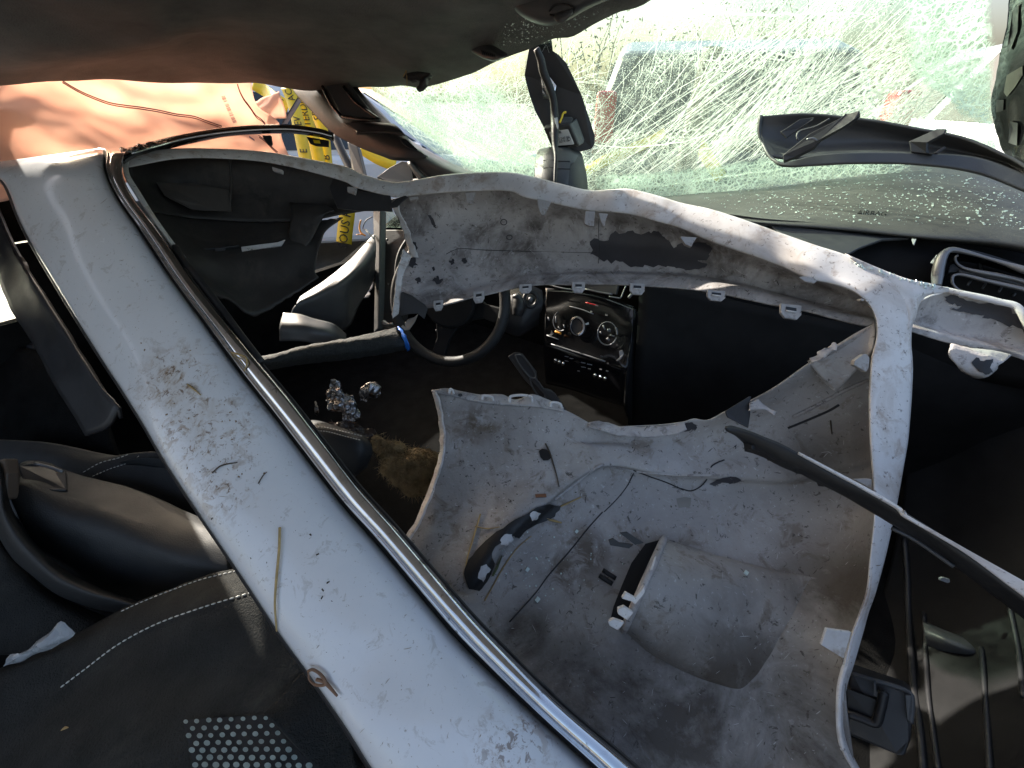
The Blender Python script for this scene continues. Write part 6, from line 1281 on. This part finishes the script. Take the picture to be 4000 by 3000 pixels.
# ================================================================== outside
def parked(name, loc, head_, paint, lab, L=4.3, Wd=1.75, H=1.5, lampz=.54):
    t = thing(name, Vector(loc), lab, 'car')
    f = Vector((math.sin(head_), math.cos(head_), 0)); r_ = Vector((math.cos(head_), -math.sin(head_), 0)); o = Vector(loc)
    prof = [(-.5, .30), (-.5, .55), (-.49, .62), (-.44, .66), (-.40, .93), (-.33, .99), (-.10, 1.0), (.08, .97), (.24, .66), (.45, .58), (.49, .50), (.5, .30), (.5, .18), (-.5, .18)]
    low_ = [(-.5, .18), (-.505, .45), (-.49, .64), (-.40, .67), (.22, .66), (.44, .58), (.50, .48), (.505, .20)]
    def loft(nm, pr, wd0, wd1, zmid, mat, inset=0):
        vs, n = [], len(pr)
        for s in (-1, 1):
            for (a, z) in pr:
                k = wd0 + (wd1 - wd0) * max(0, (z - zmid) / (1 - zmid))
                vs.append(o + f*(a*L) + r_*(s*(Wd/2*k + inset)) + A*(z*H))
        fs = [tuple(range(n)), tuple(reversed(range(n, 2*n)))] + [(i, n+i, n+(i+1) % n, (i+1) % n) for i in range(n)]
        ob = link(nm, vs, fs, mat, t, False)
        bevel(ob, .06, 3)
        return ob
    loft('body', low_, 1.0, 1.0, .5, paint)
    cab = [(-.47, .64), (-.40, .94), (-.33, .99), (-.10, 1.0), (.07, .97), (.25, .65)]
    loft('cabin', cab, .96, .74, .64, paint)
    for s in (-1, 1):
        for seg in ([(-.40, .69), (-.355, .92), (-.24, .945), (-.24, .69)], [(-.22, .69), (-.22, .945), (-.06, .95), (-.03, .69)], [(0, .69), (-.03, .94), (.06, .92), (.19, .69)]):
            vs = []
            for (a, z) in seg:
                k = .96 - .22 * max(0, (z - .64) / .36)
                vs.append(o + f*(a*L) + r_*(s*(Wd/2*k + .012)) + A*(z*H))
            plate('window', vs, car_glass, t, .02, world=True)
    def cross(nm, a0, z0, a1, z1, k0, k1, mat):
        vs = [o + f*(a0*L) - r_*(Wd/2*k0) + A*(z0*H), o + f*(a0*L) + r_*(Wd/2*k0) + A*(z0*H), o + f*(a1*L) + r_*(Wd/2*k1) + A*(z1*H), o + f*(a1*L) - r_*(Wd/2*k1) + A*(z1*H)]
        plate(nm, vs, mat, t, .02, world=True)
    cross('rear_window', -.474, .69, -.412, .93, .82, .66, car_glass)
    cross('front_window', .235, .69, .085, .95, .84, .70, car_glass)
    for s in (-1, 1):
        box('tail_lamp', o - f*(L*.497) + r_*(s*Wd*.42) + A*(H*lampz),   .11, .12, .24*H/1.5, r_, f, A, redlamp, t, .02)
        box('headlamp', o + f*(L*.485) + r_*(s*Wd*.38) + A*(H*.50), .34, .16, .13, r_, f, A, chrome_clean, t, .03)
        box('side_mirror', o + f*(L*.17) + r_*(s*Wd*.56) + A*(H*.68), .18, .10, .13, r_, f, A, paint, t, .03)
        for a in (-.32, .32):
            c = o + f*(a*L) + r_*(s*(Wd/2 - .08)) + A*.32
            wvs = [c + f*.32*math.cos(q) + A*.32*math.sin(q) + r_*s*.10 for q in np.linspace(0, 2*math.pi, 25)[:-1]]
            w_ = plate('wheel', wvs, tyre, t, .2, world=True, direc=-r_*s)
            plate('rim', [c + f*.2*math.cos(q) + A*.2*math.sin(q) + r_*s*.105 for q in np.linspace(0, 2*math.pi, 17)[:-1]], silver, w_, .02, world=True, direc=-r_*s)
    box('bumper', o - f*(L*.5) + A*(H*.28), Wd*.96, .14, .24, r_, f, A, paint, t, .04)
    return t
parked('parked_car', (1.62, 4.75, 0), R(10), car_dark, 'dark hatchback with red tail lamps beyond the middle of the cracked windshield', H=1.56, lampz=.74)
parked('parked_car', (4.3, 4.0, 0), R(10), car_silver, 'silver car beyond the right half of the windshield', H=1.6)
parked('parked_car', (-1.55, 4.3, 0), R(80), car_white, 'white car close behind the far door, seen below the yellow tape', H=1.35, L=4.0)
parked('parked_car', (-4.2, 6.2, 0), R(70), car_blue, 'pale blue car behind the peach airbag', H=1.7, L=4.4)
# wooden post
vs, fs = sweep([Vector((.80, 2.2, 0)), Vector((.82, 2.2, .8)), Vector((.84, 2.2, 1.42))], .045, 10, 14, 1, .1)
tag(link('wooden_post', vs, fs, wood, None), 'weathered wooden post standing outside the cracked windshield', 'post')
# tapes
def tape(name, pts, wd, lab, word=None, size=.045, twist=0, side=None, wat=.5, n=40, up=True):
    W = [Vector(x) for x in hermite([P(*p) for p in pts], n)]
    vs, fs = [], []
    for i, p in enumerate(W):
        t = (W[min(i+1, n-1)] - W[max(i-1, 0)]).normalized()
        v = (CAM - p).normalized()
        s_ = t.cross(v).normalized()
        a = twist * math.sin(i / n * 9)
        s_ = (s_ * math.cos(a) + v * math.sin(a)) * wd / 2
        vs += [p - s_, p + s_]
    for i in range(n - 1):
        fs.append((2*i, 2*i+1, 2*i+3, 2*i+2))
    o = link(name, vs, fs, yellow, None)
    s = o.modifiers.new('solid', 'SOLIDIFY'); s.thickness = .0004
    tag(o, lab, 'tape', 'yellow warning tapes')
    if word:
        for wd_, at in word:
            i = int(at * (n - 1)); i = max(1, min(n - 2, i))
            p = W[i]; t = (W[i+1] - W[i-1]).normalized(); v = (CAM - p).normalized()
            if up: t = -t
            yv = v.cross(t)
            text('lettering', wd_, size, p + v*.004, t, yv, ink, o, .0002)
    return o
tape('warning_tape', Q(1, [(1850, 560, 1.75), (1890, 660, 1.75), (1920, 780, 1.74), (1945, 900, 1.73), (1975, 1050, 1.72)]), .05, 'yellow warning tape hanging straight down nearest the peach airbag flap', [('AC', .12), ('REV', .5), ('E', .85)], .04)
tape('warning_tape', Q(1, [(1930, 590, 1.8), (1960, 700, 1.8), (1985, 800, 1.8), (2030, 920, 1.8), (2060, 1060, 1.8)]), .052, 'yellow warning tape lettered INTERDIT beside the sun visor', [('INTERDIT', .35)], .042)
tape('warning_tape', Q(1, [(1990, 640, 1.85), (2040, 740, 1.85), (2085, 860, 1.85), (2110, 1060, 1.85)]), .046, 'yellow tape folded close to the visor edge, right of the others', [('ERSE', .2), ('B', .9)], .045)
tape('warning_tape', Q(1, [(1630, 540, 1.9), (1700, 580, 1.9), (1780, 640, 1.85), (1860, 690, 1.85)]), .05, 'yellow tape slanting from the headliner edge behind the airbag flap', [('DE', .8)], .04, up=False)
tape('warning_tape', Q('d1', [(1290, 820, 2.0), (1400, 890, 2.0), (1520, 960, 2.0), (1720, 1040, 2.0)]), .05, 'yellow tape stretched below the sun visor tip', None)
tape('warning_tape', Q('d2', [(575, 200, 1.75), (565, 300, 1.75), (550, 420, 1.75), (535, 580, 1.75)]), .062, 'yellow tape lettered SOUS PO seen through the gap under the rim', [('SOUS PO', .5)], .05)
tape('warning_tape', [(2695, 520, 2.2), (2740, 580, 2.2), (2780, 640, 2.2), (2820, 700, 2.2)], .06, 'yellow tape outside the windshield beside the wooden post', None)
tape('warning_tape', [(2250, 690, 2.4), (2400, 610, 2.4), (2520, 560, 2.4), (2600, 520, 2.4)], .06, 'yellow tape sagging outside the middle of the windshield', None, twist=.5)
# seat belt
tag(plate('seat_belt', Q('d1', [(515, 195, 1.45), (560, 235, 1.45), (385, 515, 1.46), (318, 512, 1.46)]), webbing, None, .002), 'grey seat belt webbing in front of the yellow tapes', 'seat belt')
for i in range(14):
    pass
plate('belt_edge', Q('d1', [(512, 190, 1.447), (520, 196, 1.447), (328, 512, 1.457), (312, 512, 1.457)]), ink, bpy.data.objects['seat_belt'], .001)
# bare shrub behind
def shrub(loc, h_, n, lab, seed):
    rnd = random.Random(seed)
    t = thing('shrub', Vector(loc), lab, 'shrub', 'shrubs beyond the cars')
    V, Fc, LV, LF = [], [], [], []
    for i in range(n):
        p = Vector(loc) + Vector((rnd.gauss(0, .15), rnd.gauss(0, .15), 0)); d_ = Vector((rnd.gauss(0, .35), rnd.gauss(0, .35), 1)).normalized()
        pts = [p]
        for k in range(6):
            d_ = (d_ + Vector((rnd.gauss(0, .22), rnd.gauss(0, .22), rnd.gauss(0, .1)))).normalized()
            p = p + d_ * h_ / 6 * rnd.uniform(.8, 1.2); pts.append(p)
            for q in range(16):
                c = p + Vector((rnd.gauss(0, .14), rnd.gauss(0, .14), rnd.gauss(0, .14))); a = Vector((rnd.gauss(0, 1), rnd.gauss(0, 1), rnd.gauss(0, 1))).normalized(); b_ = a.orthogonal().normalized()
                b0 = len(LV); LV += [c - a*.04, c + b_*.018, c + a*.04, c - b_*.018]; LF.append((b0, b0+1, b0+2, b0+3))
        v, f = sweep(pts, [.022, .005], 5); b0 = len(V); V += v; Fc += [tuple(x + b0 for x in q) for q in f]
    link('trunk', V, Fc, bark, t); link('crown', LV, LF, leafm, t, False)
shrub((1.6, 9.5, 0), 2.6, 12, 'thin leafy shrub showing above the dark hatchback roof', 1)
shrub((5.0, 9.0, 0), 2.8, 12, 'thin leafy shrub behind the silver car at right', 2)
shrub((-4.5, 10.5, 0), 2.2, 10, 'thin leafy shrub behind the pale blue car', 3)
